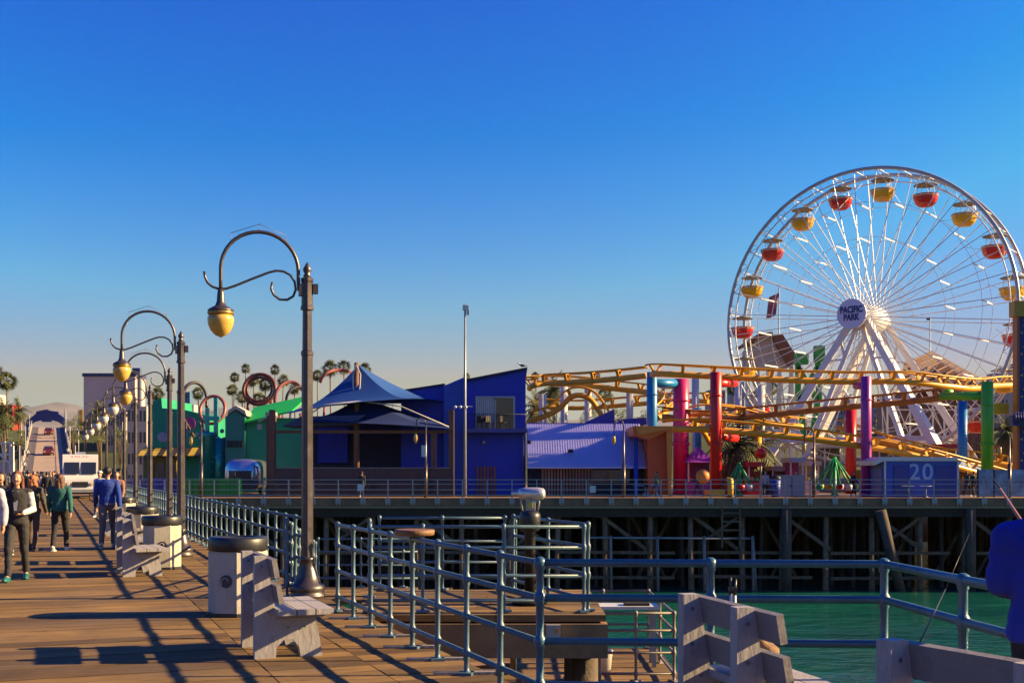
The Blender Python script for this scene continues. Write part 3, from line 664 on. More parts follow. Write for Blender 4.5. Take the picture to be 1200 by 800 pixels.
s2 = sail('shade_sail', 'dark navy lower sail sagging under the peaked blue canopy', [P(352, 494, 80.6), P(528, 502, 81), P(515, 490, 86), P(365, 490, 86.5)], P(424, 463, 83), SAIL2, .1)
t = thing('sail_mast', 'brown mast with pale lashing holding the peak of the blue sail', 'mast', (X(419.5, 83), 82.25, 0))
MB().tube([(0, 0, 0), (0, 0, Z(426, 83))], [.22, .16], 10).build('pole', BRPOST, t)
mb = MB(); mb.tube([(.0, -.2, Z(429, 83)), (-.22, -.25, Z(440, 83)), (-.2, -.3, Z(455, 83)), (0, -.4, Z(470, 83))], .05, 6); mb.tube([(.0, -.2, Z(429, 83)), (.3, -.25, Z(440, 83)), (.26, -.3, Z(455, 83)), (.05, -.4, Z(470, 83))], .05, 6); mb.build('lashing', M('rope', (.5, .48, .45), .8), t)
mb = MB(); mb.tube([P(424, 470, 81.0), P(470, 476, 80.8), P(526, 500, 80.9)], .05, 6); mb.tube([P(424, 470, 81.0), P(380, 474, 80.8), P(366, 483, 80.8)], .05, 6)
solid('sail_cable', mb, M('rope', ()) if 'rope' not in _m else _m['rope'], 'pale edge cables of the dark lower sail', 'cable')

# tall camera mast and light clusters
t = thing('camera_mast', 'tall thin white mast with security cameras on top beside the blue restaurant', 'mast', (X(545, 80), 80, 0))
MB().tube([(0, 0, 0), (0, 0, Z(475, 80)), (0, 0, Z(362, 80))], [.11, .085, .06], 8).build('pole', GALV, t)
mb = MB(); mb.box((.05, 0, Z(361, 80)), (.42, .3, .3)); mb.box((.2, -.1, Z(366, 80)), (.2, .2, .35)); mb.box((0, 0, Z(357.5, 80)), (.3, .1, .06)); mb.build('camera_head', WHITEP, t)
mb = MB(); mb.box((-.1, 0, Z(476, 80)), (1.2, .06, .06))
for dx in (-.55, -.2, .15): mb.lathe([(.06, -.1), (.11, .0), (.1, .12)], c=(dx - .1, -.12, Z(477, 80)), n=8, axis='Y')
mb.build('spotlight', WHITEP, t)
def gooseneck(px, top, Y, label, s_=-1, white=False):
    t = thing('pier_lamp_post', label, 'lamp post', (X(px, Y), Y, 0)); H = Z(top, Y)
    MB().tube([(0, 0, 0), (0, 0, H)], [.10, .055], 8).build('pole', POSTM, t)
    MB().tube([(0, 0, H), (s_ * .08, 0, H + .3), (s_ * .35, 0, H + .45), (s_ * .6, 0, H + .3), (s_ * .65, 0, H - .6)], .035, 7).build('arm', POSTM, t)
    MB().lathe([(.03, .5), (.12, .35), (.15, .12), (.12, -.05), (.02, -.2)], c=(s_ * .65, 0, H - 1.05), n=12).build('globe', FROST if white else AMB, t)
    MB().tube([(0, 0, 2.2), (-.02, -.02, 0), ], .12, 8).build('base', POSTM, t)
    return t
gooseneck(731, 499, YF + 1, 'lamp post with amber globe in front of the lavender roofed building')
t = gooseneck(499, 497, YF + 1, 'lamp post with hanging white speaker box before the dark sail terrace', -1)
mb = MB(); mb.box((-.12, -.12, Z(528, YF)), (.3, .2, .75)); mb.build('speaker_box', WHITEP, t)
gooseneck(954, 508, YF + 1, 'thin lamp post standing before the wheel\'s left leg on the far pier')
gooseneck(236, 500, YF + 1, 'lamp post in front of the teal tower on the far pier')
gooseneck(1183, 512, YF + 1, 'thin lamp post in front of the mural panels on the right')

# ------------------------------------------------------------------ lavender roofed building
LAV = M('lavender_metal_roof', (.42, .40, .62), .45, var=.06, scale=.6, dirt=.15, dirtcol=(.15, .18, .45))
t = thing('lavender_roof_building', 'long low building with lavender-blue ribbed metal roof and brown slatted front', 'building', (X(688, 83), 83, 0))
ya, yb_ = 83, 86.5
za, zb2 = Z(547, 83), Z(497, 87)
xa_, xb_ = X(618, 83), X(757, 83)
mb = MB(); mb.add([(xa_, 82.6, za), (xb_, 82.6, za), (xb_, 87, zb2), (xa_, 87, zb2), (xa_, 82.6, za - .1), (xb_, 82.6, za - .1), (xb_, 87, zb2 - .1), (xa_, 87, zb2 - .1)], [(0,1,2,3),(4,7,6,5),(0,4,5,1),(1,5,6,2),(2,6,7,3),(3,7,4,0)])
k = 46
for i in range(k):
    x = xa_ + (i + .5) * (xb_ - xa_) / k; mb.beam((x, 82.6, za + .03), (x, 87, zb2 + .03), .05, .06)
mb.build('roof', LAV, t, world=True)
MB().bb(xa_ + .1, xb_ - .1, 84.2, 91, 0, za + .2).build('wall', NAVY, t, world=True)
MB().bb(xa_ + .1, xb_ - .1, 87.1, 91, za, zb2 + .1).build('rear_wall', BLUE, t, world=True)
mb = MB()
for i in range(17): mb.bb(X(635 + i * 3.6, 83), X(637 + i * 3.6, 83), 83.1, 83.2, 0, za - .05)
mb.build('slatted_screen', M('pink_brown_slat', (.36, .16, .11), .7, rnd=.3), t, world=True)
MB().bb(X(696, 83), X(742, 83), 84.0, 84.15, .9, za - .2).build('service_hatch', GLASS, t, world=True)
mb = MB(); mb.bb(X(742, 83), X(747, 83), 82.5, 82.6, .1, Z(500, 83)); mb.build('corner_post', BLUE, t, world=True)
mb = MB(); mb.box((X(669, 83), 83.6, Z(528, 83)), (.35, .3, .25)); mb.build('roof_vent', DARKM, t, world=True)
mb = MB(); mb.box((X(620, 83), 82.9, Z(518, 83)), (.25, .3, .25)); mb.build('roof_vent', DARKM, t, world=True)
FIN = M('purple_fin', (.10, .06, .38), .6, var=.08)
solid('roof_fin', px_prism(MB(), [(683, 496), (720, 496), (720, 479)], 88, 91), FIN, 'purple triangular fin rising behind the lavender roof', 'roof fin')
solid('roof_fin', px_prism(MB(), [(720.5, 497), (758, 497), (756, 489), (728, 491)], 88.5, 91.5), FIN, 'low purple wedge behind the right end of the lavender roof', 'roof fin')
# picnic tables behind the railing
MB_ = MB()
for i, px in enumerate((752, 763)):
    q = thing('patio_table', ('bright blue patio table behind the far railing, left of the orange kiosk', 'second blue patio table, touching the orange kiosk front')[i], 'table', (X(px, 79), 79, 0))
    bm_ = M('patio_blue', (.03, .12, .45), .5)
    MB().box((0, 0, .74), (1.0, .7, .05)).build('tabletop', bm_, q)
    for s_ in (-.4, .4): MB().beam((s_, -.25, 0), (s_, .25, .72), .06).build('leg', bm_, q); MB().beam((s_, .25, 0), (s_, -.25, .72), .06).build('leg', bm_, q)
# ------------------------------------------------------------------ orange kiosk
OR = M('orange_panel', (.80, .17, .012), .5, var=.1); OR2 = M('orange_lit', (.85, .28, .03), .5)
t = thing('orange_kiosk', 'orange ticket kiosk with overhanging slanted roof', 'kiosk', (X(770, 82), 82, 0))
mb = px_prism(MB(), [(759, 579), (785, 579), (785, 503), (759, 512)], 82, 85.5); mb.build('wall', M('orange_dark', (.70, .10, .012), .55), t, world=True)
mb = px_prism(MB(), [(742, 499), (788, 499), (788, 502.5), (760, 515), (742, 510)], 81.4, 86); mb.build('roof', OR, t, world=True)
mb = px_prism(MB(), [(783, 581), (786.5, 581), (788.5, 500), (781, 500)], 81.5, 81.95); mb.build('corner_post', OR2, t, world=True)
mb = px_prism(MB(), [(745, 499), (748, 510), (788, 502), (788, 499)], 81.2, 81.38); mb.build('fascia', OR2, t, world=True)

# ------------------------------------------------------------------ booth 20
BO = M('booth_blue', (.03, .075, .42), .5, var=.08)
t = thing('blue_booth', 'blue game booth with white trimmed roof and a large number 20', 'booth', (X(1074, 79), 79, 0))
mb = MB(); mb.bb(X(1037, 79), X(1121, 79), 79, 82, 0, Z(539, 79)); mb.build('wall', BO, t, world=True)
mb = MB(); mb.prism([(X(1025, 80.5), 0), (X(1037, 79) - .01, 0), (X(1037, 79) - .01, Z(539, 79)), (X(1025, 80.5), Z(545, 80.5))], lambda a, b, q: (a, 79.05 + 2.5 * q, b)); mb.build('side_wing', M('booth_side', (.05, .08, .30), .5), t, world=True)
mb = px_prism(MB(), [(1024, 540), (1034, 535), (1122, 535.5), (1123, 540), (1036, 540), (1025, 545)], 78.8, 82.3); mb.build('roof', WHITEP, t, world=True)
mb = MB()
for px in (1036.5, 1122): mb.bb(X(px - 1, 79), X(px + 1, 79), 78.85, 79.0, 0, Z(540, 79))
mb.build('corner_trim', WHITEP, t, world=True)
mb = MB(); mb.bb(X(1047, 79), X(1066, 79), 78.93, 78.99, .15, 2.1); mb.build('window', M('booth_dark', (.02, .03, .22), .4), t, world=True)
mb = MB(); mb.bb(X(1096, 79), X(1118, 79), 78.93, 78.99, .15, 2.1); mb.build('window', _m['booth_dark'], t, world=True)
nz = Z(553.5, 79)
text_mb('20', 1.5, .04, lambda c: (X(1079, 79) + c[0], 78.95 - c[2], nz + c[1]), .02, 1.15).build('number_sign', M('number_paint', (.30, .45, .75), .5), t, world=True)
for i, px in enumerate((1064, 1085)):
    q = thing('bistro_set', ('pale round cafe table before the blue booth, the left one', 'pale round cafe table before the blue booth, the right one')[i], 'table', (X(px, 78), 78, 0))
    MB().lathe([(.4, .72), (.4, .76)], n=16).build('tabletop', WHITEP, q); MB().lathe([(.25, 0), (.04, .06), (.035, .72)], n=10).build('pedestal', STEEL, q)
# ------------------------------------------------------------------ ferris wheel (local: plane XZ, axle Y, -Y towards us)
WY = 104.0; hub = P(1019, 368, WY); hub.z = EYE + 184 * 100.9 / 1400; RW = 12.7; HWD = 1.6
t = thing('ferris_wheel', 'tall white ferris wheel with red and yellow gondolas and a round PACIFIC PARK hub sign', 'ferris wheel', (hub.x, hub.y, 0), R(-37))
hz_ = hub.z
def WP(a, r, y): return Vector((r * math.sin(a), y, hz_ + r * math.cos(a)))
RIM = M('rim_steel', (.50, .48, .50), .35, .2, var=.1, scale=.8)
SPK = M('spoke_white', (.66, .64, .64), .4, .0, var=.06)
for s_ in (-1, 1):
    mb = MB(); mb.tube([WP(2 * PI * i / 80, RW, s_ * HWD) for i in range(80)], .16, 8, closed=True)
    mb.build('rim', RIM, t)
    mb = MB(); mb.tube([WP(2 * PI * i / 80, RW - .62, s_ * (HWD - .12)) for i in range(80)], .06, 6, closed=True)
    for i in range(80):
        a, b = 2 * PI * i / 80, 2 * PI * (i + 1) / 80
        mb.beam(WP(a, RW, s_ * HWD), WP(b if i % 2 else a, RW - .62, s_ * (HWD - .12)), .04)
    mb.build('rim_truss', SPK, t)
    for rr2 in (9.9, 6.9, 3.4):
        mb = MB(); mb.tube([WP(2 * PI * i / 40, rr2, s_ * HWD * (.55 + .45 * rr2 / RW)) for i in range(40)], .022, 5, closed=True, smooth=False); mb.build('cable_ring', SPK, t)
A0 = R(5.5)
for i in range(40):
    a = A0 + R(9) * i
    for s_ in (-1, 1):
        mb = MB(); mb.tube([WP(a, .9, s_ * HWD * 1.25), WP(a, RW, s_ * HWD)], [.05, .035], 5, smooth=False); mb.build('spoke', SPK, t)
mb = MB()
for i in range(40):
    a = A0 + R(9) * i; mb.beam(WP(a, RW, -HWD), WP(a, RW, HWD), .05)
    for r_ in (9.9, 6.9): 
        f_ = .55 + .45 * r_ / RW
        if i % 2: mb.beam(WP(a, r_, -HWD * f_), WP(a, r_, HWD * f_), .05, .12)
o = mb.build('cross_tie', SPK, t); o['kind'] = 'stuff'
mb = MB()
for i in range(20):
    a = A0 + R(18) * i; b = a + R(9)
    mb.beam(WP(a, 9.9, -HWD * .9), WP(b, RW, HWD), .025); mb.beam(WP(b, 9.9, HWD * .9), WP(a, RW, -HWD), .025)
mb.build('diagonal_cable', SPK, t)
MB().lathe([(.5, -3.4), (.95, -3.2), (.95, -1.7), (1.15, -1.6), (1.15, 1.6), (.95, 1.7), (.6, 3.6)], c=(0, 0, hz_), n=24, axis='Y').build('hub', SPK, t)
DISC = M('sign_disc', (.60, .57, .70), .5, var=.03)
sg = MB().lathe([(1.25, -4.25), (1.28, -4.2), (1.28, -4.05), (.6, -3.9), (.5, -3.3)], c=(0, 0, hz_), n=40, axis='Y').build('hub_sign', DISC, t)
text_mb('PACIFIC\nPARK', .56, .02, lambda c: (c[0] * .98, -4.27 - c[2], hz_ + c[1] * 1.35), .024).build('lettering', M('sign_navy', (.02, .02, .16), .5), sg)
LEG = M('leg_white', (.66, .62, .62), .4, var=.08, dirt=.2, dirtcol=(.45, .4, .36))
for s_ in (-1, 1):
    for sx in (-1, 1):
        a = Vector((sx * .45, s_ * 2.4, hz_)); b = Vector((sx * 9.2, s_ * 4.6, .0))
        mb = MB(); mb.beam(a, b, .62, .5, w2=.9, h2=.7); mb.build('support_leg', LEG, t)
        a2 = Vector((sx * .3, s_ * 2.3, hz_ - 1)); b2 = Vector((sx * 5.6, s_ * 3.6, .0)); mb = MB(); mb.beam(a2, b2, .3, .3, w2=.45, h2=.45)
        for k in range(1, 8):
            f_ = k / 8; mb.beam(a.lerp(b, f_), a2.lerp(b2, min(1, f_ + (.06 if k % 2 else -.06))), .16)
        mb.build('brace_truss', LEG, t)
    mb = MB(); mb.beam((-6.6, s_ * 3.9, 4.4), (6.6, s_ * 3.9, 4.4), .35, .4); mb.build('tie_beam', LEG, t)
GR = M('gondola_red', (.62, .012, .010), .3, var=.06); GY = M('gondola_yellow', (.80, .42, .012), .3, var=.06)
CANO = M('gondola_canopy', (.16, .15, .14), .6, var=.2)
for i in range(20):
    a = A0 + R(18) * i; c = WP(a, 12.15, 0)
    mt = GY if i % 2 == 0 else GR
    g = bpy.data.objects.new('gondola', None); C.objects.link(g); g.parent = t; g.location = c
    g['label'] = ('yellow' if i % 2 == 0 else 'red') + ' gondola tub under a flat grey canopy'
    if i < 2:
        bk = MB().lathe([(.3, -2.22), (.62, -2.16), (.9, -1.92), (1.06, -1.6), (1.12, -1.2), (1.17, -1.16), (1.15, -1.12), (1.0, -1.2), (.8, -1.9), (.3, -2.1)], n=14, smooth=False).build('basket', mt, g)
        st = MB().lathe([(1.12, -1.32), (1.15, -1.26), (1.175, -1.2)], n=14, smooth=False).build('trim', M('trim_pale', (.65, .5, .4), .5), bk)
        cn = MB().lathe([(1.05, -.28), (1.07, -.24), (.7, -.12), (.2, .0), (.05, .03)], n=14).build('canopy', CANO, g)
        hg = MB()
        for k in range(4): q = PI / 4 + k * PI / 2; hg.tube([(.75 * math.cos(q), .75 * math.sin(q), -.2), (.85 * math.cos(q), .85 * math.sin(q), -1.22)], .03, 5)
        hg.tube([(0, -HWD, 0), (0, HWD, 0)], .06, 6); hg = hg.build('hanger', SPK, g)
        if i == 0: protoY = (bk, st, cn, hg)
        else: protoR = (bk, st, cn, hg)
    else:
        src = protoY if i % 2 == 0 else protoR
        bk2 = src[0].copy(); C.objects.link(bk2); bk2.parent = g
        st2 = src[1].copy(); C.objects.link(st2); st2.parent = bk2
        for q in src[2:]: c2_ = q.copy(); C.objects.link(c2_); c2_.parent = g
    g.rotation_euler = (0, 0, R(37)); g.scale = (.93, .93, .93)
mb = MB(); mb.bb(-5, 5, -3, 3, .02, 1.1); mb.build('loading_platform', M('platform_grey', (.25, .24, .26), .7), t)

# ------------------------------------------------------------------ roller coaster
CY = 84.0
ct = thing('roller_coaster', 'yellow steel roller coaster on blue, pink, red, purple and green columns', 'roller coaster', (X(960, CY), CY, 0))
def smooth_pts(pts, n=6):
    pts = [Vector(p) for p in pts]; out = []
    for i in range(len(pts) - 1):
        p0 = pts[max(0, i-1)]; p1 = pts[i]; p2 = pts[i+1]; p3 = pts[min(len(pts)-1, i+2)]
        for k in range(n):
            q = k / n; out.append(.5 * ((2*p1) + (p2-p0)*q + (2*p0-5*p1+4*p2-p3)*q*q + (3*p1-p0-3*p2+p3)*q*q*q))
    out.append(pts[-1]); return out
def track(pix, name='track', step=1.9, sp=.23, gauge=.5, lift=.66, mat=YEL, lab=None, hoop=False):
    """pix: (px, py, Y) of the spine tube"""
    sm_ = smooth_pts([P(*q) for q in pix], 8)
    mb = MB(); mb.tube(sm_, sp, 10)
    L_, Rr = [], []; dist = 0; ties = []
    for i, p in enumerate(sm_):
        d = (sm_[min(i+1, len(sm_)-1)] - sm_[max(i-1, 0)]).normalized(); up = Vector((0, 0, 1)); side = d.cross(up)
        if side.length < .05: side = Vector((0, 1, 0))
        side.normalize(); up = side.cross(d).normalized()
        if hoop: pass
        l = p + up * lift + side * gauge; r = p + up * lift - side * gauge; L_.append(l); Rr.append(r)
        if i:
            dist += (p - sm_[i-1]).length
            if dist > step: dist = 0; ties.append((p, l, r, d))
    mb.tube(L_, .065, 6); mb.tube(Rr, .065, 6)
    for p, l, r, d in ties:
        mb.beam(p, l, .09, .22, up=d); mb.beam(p, r, .09, .22, up=d); mb.beam(l, r, .1, .1, up=d)
    o = mb.build(name, mat, ct, world=True)
    if lab: o['label'] = lab
    return o
track([(764, 441, 87), (768, 438, 85), (800, 439, 84), (860, 442, 84), (930, 445.5, 84), (1000, 447, 84), (1060, 447, 84), (1105, 452, 85), (1140, 455, 87), (1165, 452, 90), (1200, 451, 93), (1240, 451, 96)], lab='topmost yellow track run, level with the red column')
track([(775, 503, 82.5), (830, 503, 82.5), (900, 509, 82.5), (950, 514, 82.5), (1000, 521, 82.5), (1050, 529, 83), (1100, 541, 84), (1150, 555, 86), (1190, 566, 88)], lab='lowest yellow track run descending to the right')
track([(776, 488, 88), (830, 492, 88), (900, 486, 87.5), (980, 478, 87), (1060, 471, 86.5), (1106, 466, 86), (1135, 463, 87)], lab='brownish middle track run climbing to the green arm', mat=M('coaster_ochre', (.42, .17, .02), .5, var=.15))
track([(758, 440, 92), (720, 444, 93), (680, 447, 94), (640, 449, 95), (624, 452, 95), (621, 455, 98), (630, 449, 102), (680, 451, 102), (735, 457, 101), (770, 461, 99), (785, 466, 96), (784, 478, 93), (770, 490, 90)], lab='rear yellow track curving round above the trees')
track([(622, 492, 97), (640, 487, 97), (656, 478, 97), (668, 466, 97), (680, 463, 97), (692, 468, 97), (701, 480, 97), (708, 492, 97)], lab='small yellow hump behind the lavender roof', step=1.2)
track([(628, 476, 104), (680, 478, 104), (740, 474, 103), (790, 470, 101), (830, 470, 99)], lab='thin rear yellow track run', sp=.2)
track([(1200, 548, 92), (1150, 540, 92), (1100, 534, 93), (1040, 520, 95), (980, 500, 98)], lab='rear lower yellow run', sp=.22)
track([(776, 492, 90), (800, 489, 90), (830, 484, 90), (870, 488, 91), (905, 496, 92), (940, 500, 93)], lab='short inner yellow run behind the red column', sp=.22)
track([(790, 520, 90), (800, 506, 91), (812, 500, 92), (824, 506, 93), (832, 520, 94)], lab='small tight orange curve between the pink and red columns', sp=.2, step=1.2)
def column(px, top, Y, r, name, rgb, lab, base=0., arm=None):
    mt = M(name, rgb, .35, var=.08, scale=.9, dirt=.5, dirtcol=tuple(c * .45 + .01 for c in rgb), stretch=(1, 1, .35))
    mb = MB(); mb.lathe([(r, base), (r, Z(top, Y) - .02), (r * .93, Z(top, Y))], c=(X(px, Y), Y, 0), n=20)
    zc = Z(560, Y)
    for zz in (Z(520, Y), Z(top, Y) - 1.6, .15): mb.lathe([(r * 1.10, -.07), (r * 1.10, .07)], c=(X(px, Y), Y, zz), n=20)
    for k in range(10): a_ = k * PI / 5; mb.box((X(px, Y) + r * 1.09 * math.cos(a_), Y + r * 1.09 * math.sin(a_), Z(520, Y)), (.07, .07, .22))
    if arm:
        for (a, b, rad) in arm: mb.tube([P(*a), P(*b)], rad, 14)
    o = mb.build('column', mt, ct, world=True); o['label'] = lab
    return o
column(764, 436, 86, .38, 'col_blue', (.01, .22, .55), 'sky blue column', arm=[((764, 449, 86), (797, 449, 88), .3)])
column(798, 444, 88, .58, 'col_pink', (.72, .015, .16), 'crimson pink column')
column(839, 436, 82.2, .40, 'col_red', (.72, .012, .012), 'bright red column', arm=[((839, 449, 82.2), (861, 449, 85), .28), ((839, 510, 82.2), (862, 513, 85), .3)])
column(1015, 441, 82, .36, 'col_purple', (.45, .03, .32), 'purple column', arm=[((1015, 452, 82), (1003, 452, 84), .25)])
column(1157, 447, 81.5, .40, 'col_green', (.10, .50, .015), 'lime green column', arm=[((1157, 464, 81.5), (1103, 464, 84.5), .28), ((1106, 460, 84.5), (1116, 459, 84.5), .2)])
column(1128, 468, 92, .36, 'col_blue', (), 'blue column behind the green arm') if False else None
for px, top, Y, r, nm, lab in ((1128, 470, 92, .36, 'col_blue', 'blue column behind the green arm'), (997, 478, 92, .42, 'col_red', 'dark red column behind the purple one'), (818, 478, 94, .28, 'col_blue', 'short blue column behind the red one')):
    mb = MB(); mb.lathe([(r, 0), (r, Z(top, Y))], c=(X(px, Y), Y, 0), n=16); o = mb.build('column', _m[nm], ct, world=True); o['label'] = lab
for px, top, Y in ((661, 453, 100), (689, 453, 103), (738, 457, 102), (815, 443, 97), (865, 447, 97), (892, 452, 98), (636, 462, 100), (888, 510, 90)):
    m_ = WHITEP if px != 888 else YEL
    mb = MB(); mb.lathe([(.30, 0), (.30, Z(top, Y))], c=(X(px, Y), Y, 0), n=14); mb.build('support', m_, ct, world=True)

def lattice(px0, px1, top, Y, n, rows, label, mat, w=.16):
    q = thing('lattice_frame', label, 'ride frame', (X((px0 + px1) / 2, Y), Y, 0)); H = Z(top, Y); xs = [X(px0 + (px1 - px0) * i / n, Y) for i in range(n + 1)]
    mb = MB()
    for i, x in enumerate(xs): mb.beam((x, Y, 0), (x, Y, H * (1 - .12 * (i % 2))), w)
    mb.build('uprights', mat, q, world=True)['kind'] = 'stuff'
    mb = MB()
    for j in range(1, rows + 1): mb.beam((xs[0], Y - .1, H * j / rows * .95), (xs[-1], Y - .1, H * j / rows * .95), w * .7)
    for i in range(n):
        for j in range(rows): a, b = (xs[i], xs[i+1]) if (i + j) % 2 else (xs[i+1], xs[i]); mb.beam((a, Y - .15, H * j / rows * .95), (b, Y - .15, H * (j + 1) / rows * .95), w * .5)
    mb.build('lacing', mat, q, world=True)['kind'] = 'stuff'
lattice(868, 960, 462, 116, 6, 4, 'white laced steel frame under the brown chute, left of the wheel legs', WHITEP)
lattice(1040, 1120, 475, 112, 6, 3, 'white laced steel frame behind the wheel right leg', WHITEP, .14)
lattice(1050, 1160, 462, 121, 9, 4, 'brown timber frame beneath the shingled roof behind the wheel', M('frame_brown', (.16, .07, .04), .7), .22)
# ------------------------------------------------------------------ other rides and park clutter
t = thing('water_ride_tower', 'wooden-roofed ride structure with steep brown chute left of the wheel hub', 'ride', (X(905, 118), 118, 0))
y = 118
WOOD2 = M('chute_brown', (.20, .065, .025), .6, var=.35, scale=1.5, stretch=(1, 1, .3))
mb = MB(); mb.prism([(903, 392), (917, 391), (938, 424), (925, 430)], lambda a, b, q: (X(a, y), y + 3 * q, Z(b, y))); mb.build('chute', WOOD2, t, world=True)
PW = M('plaster_pale', (.50, .42, .38), .7, var=.2)
mb = MB(); mb.prism([(880, 408), (888, 395), (903, 391), (925, 430), (880, 430)], lambda a, b, q: (X(a, y), y + .5 + 4 * q, Z(b, y))); mb.build('side_cladding', PW, t, world=True)
mb = MB(); mb.prism([(875, 401), (889, 391), (904, 389), (905, 391.5), (890, 394), (877, 404)], lambda a, b, q: (X(a, y), y - .4 + 5.4 * q, Z(b, y))); mb.build('roof', WOOD2, t, world=True)
for px in (878, 890, 903, 916, 930): MB().beam((X(px, y), y + 1, 0), (X(px, y), y + 1, Z(428, y)), .35).build('leg', WHITEP, t, world=True)
mb = MB()
for i in range(5): mb.beam((X(878 + 13 * i, y), y + 1, 1), (X(878 + 13 * (i + 1), y), y + 1, Z(430, y)), .12); mb.beam((X(891 + 13 * i, y), y + 1, 1), (X(878 + 13 * i, y), y + 1, Z(430, y)), .12)
mb.build('cross_bracing', WHITEP, t, world=True)
GRN = M('ride_green', (.01, .30, .05), .45, var=.12)
t = thing('green_ride', 'green painted ride frame between the chute and the wheel\'s left leg', 'ride', (X(950, 112), 112, 0)); y = 112
mb = MB()
for a, b in (((935, 418), (935, 470)), ((958, 412), (960, 470)), ((935, 430), (958, 470)), ((958, 430), (936, 470)), ((938, 470), (946, 560)), ((958, 470), (944, 560))): mb.beam((X(a[0], y), y, Z(a[1], y)), (X(b[0], y), y, Z(b[1], y)), .45)
mb.build('frame', GRN, t, world=True)
mb = MB(); mb.box((X(938, y), y - .3, Z(421, y)), (1.2, .8, 1.0)); mb.build('head_box', GRN, t, world=True); mb = MB(); mb.box((X(959, y), y - .3, Z(415, y)), (.9, .8, 1.5)); mb.build('head_box', GRN, t, world=True)
# big brown roof behind the wheel
t = thing('ride_building', 'brown shingle-roofed hall behind the ferris wheel\'s right leg', 'building', (X(1095, 125), 125, 0)); y = 125
RF = M('shingle_brown', (.12, .04, .02), .7, var=.3, scale=2, stretch=(1, 1, 4))
mb = MB(); A = [P(1060, 425, 122), P(1092, 411, 128), P(1166, 452, 128), P(1160, 458, 122), P(1050, 458, 122)]
mb.add([A[0], A[1], A[2], A[3], A[4]], [(0, 4, 3, 2, 1)]); mb.add([a - Vector((0, -.3, .35)) for a in A], [(0, 1, 2, 3, 4)])
for i in range(5):
    a, b = A[i], A[(i + 1) % 5]; mb.quad(a, b, b - Vector((0, -.3, .35)), a - Vector((0, -.3, .35)))
for i in range(9): mb.beam(P(1064 + i * 11, 424 + i * 3.5, 121.6), P(1094 + i * 7.5, 412 + i * 4.3, 127.8), .12, .16)
mb.build('roof', RF, t, world=True, fix=False)
MB().bb(X(1055, 124), X(1158, 124), 124, 132, 0, Z(457, 124)).build('wall', M('hall_wall', (.26, .14, .10), .7, var=.25), t, world=True)
mb = MB()
for i in range(6): mb.bb(X(1064 + i * 16, 124), X(1073 + i * 16, 124), 123.9, 123.98, 2.5, 5.2)
mb.build('window', GLASS, t, world=True)
# drop tower on the right edge
t = thing('drop_tower', 'dark blue tower edged with orange at the right edge of the picture', 'tower ride', (X(1198, 81), 81, 0)); y = 81
TB = M('tower_blue', (.012, .018, .17), .45, var=.15); TO = M('tower_orange', (.52, .13, .02), .5, var=.15)
MB().bb(X(1194, y), X(1209, y), y, y + .5, 0, Z(362, y)).build('core', TB, t, world=True)
for px in (1192, 1210):
    mb = MB(); mb.bb(X(px - 1.4, y), X(px + 1.4, y), y - .15, y + .55, 0, Z(370, y)); mb.build('edge_column', TO, t, world=True)
mb = MB()
for i in range(24): mb.box((X(1197 + (i % 3) * 3, y), y - .03, 1 + i * .48), (.12, .06, .12))
mb.build('light_dots', M('tower_dots', (.5, .45, .2), .5), t, world=True)
MB().bb(X(1187, y), X(1215, y), y - .25, y + .65, Z(371, y), Z(353, y)).build('head', M('tower_head', (.60, .30, .02), .5), t, world=True)
mb = MB(); mb.bb(X(1180, y), X(1215, y), y - 1, y - .3, Z(499, y), Z(487, y)); 
for i in range(7): mb.tube([(X(1182 + i * 3, y), y - 1.05, Z(484, y)), (X(1181 + i * 3, y), y - 1.3, Z(494, y))], .08, 6)
mb.build('seat_ring', TB, t, world=True)
MB().box((X(1180, y), y + 2, Z(477, y)), (1.6, .8, .7)).build('brace_box', M('tower_head', ()) if 'tower_head' not in _m else _m['tower_head'], t, world=True)
# spider-leg swing rides
GFR = M('swing_green', (.02, .42, .10), .45)
for i, (px, top, Y, half) in enumerate(((866, 542, 82, 15), (978, 535, 84, 24))):
    q = thing('swing_ride', ('small green spider-legged ride right of the red column', 'fan of bright green struts left of the purple column')[i], 'ride', (X(px, Y), Y, 0)); H = Z(top, Y)
    MB().lathe([(.3, 0), (.16, .3), (.12, H)], n=12).build('mast', GFR, q)
    for k in range(12 if i else 8):
        a = 2 * PI * k / (12 if i else 8); rr3 = half / 17
        mb = MB(); mb.tube([(0, 0, H), (rr3 * math.cos(a), rr3 * math.sin(a) * .9, .75)], .055, 6); ar = mb.build('strut', GFR, q)
        MB().lathe([(.18, -.25), (.26, .0), (.24, .14), (.1, .18)], c=(rr3 * math.cos(a), rr3 * math.sin(a) * .9, .62), n=10).build('seat_tub', [GY, GR, WHITEP, GFR][k % 4] if i else [GR, WHITEP][k % 2], ar)
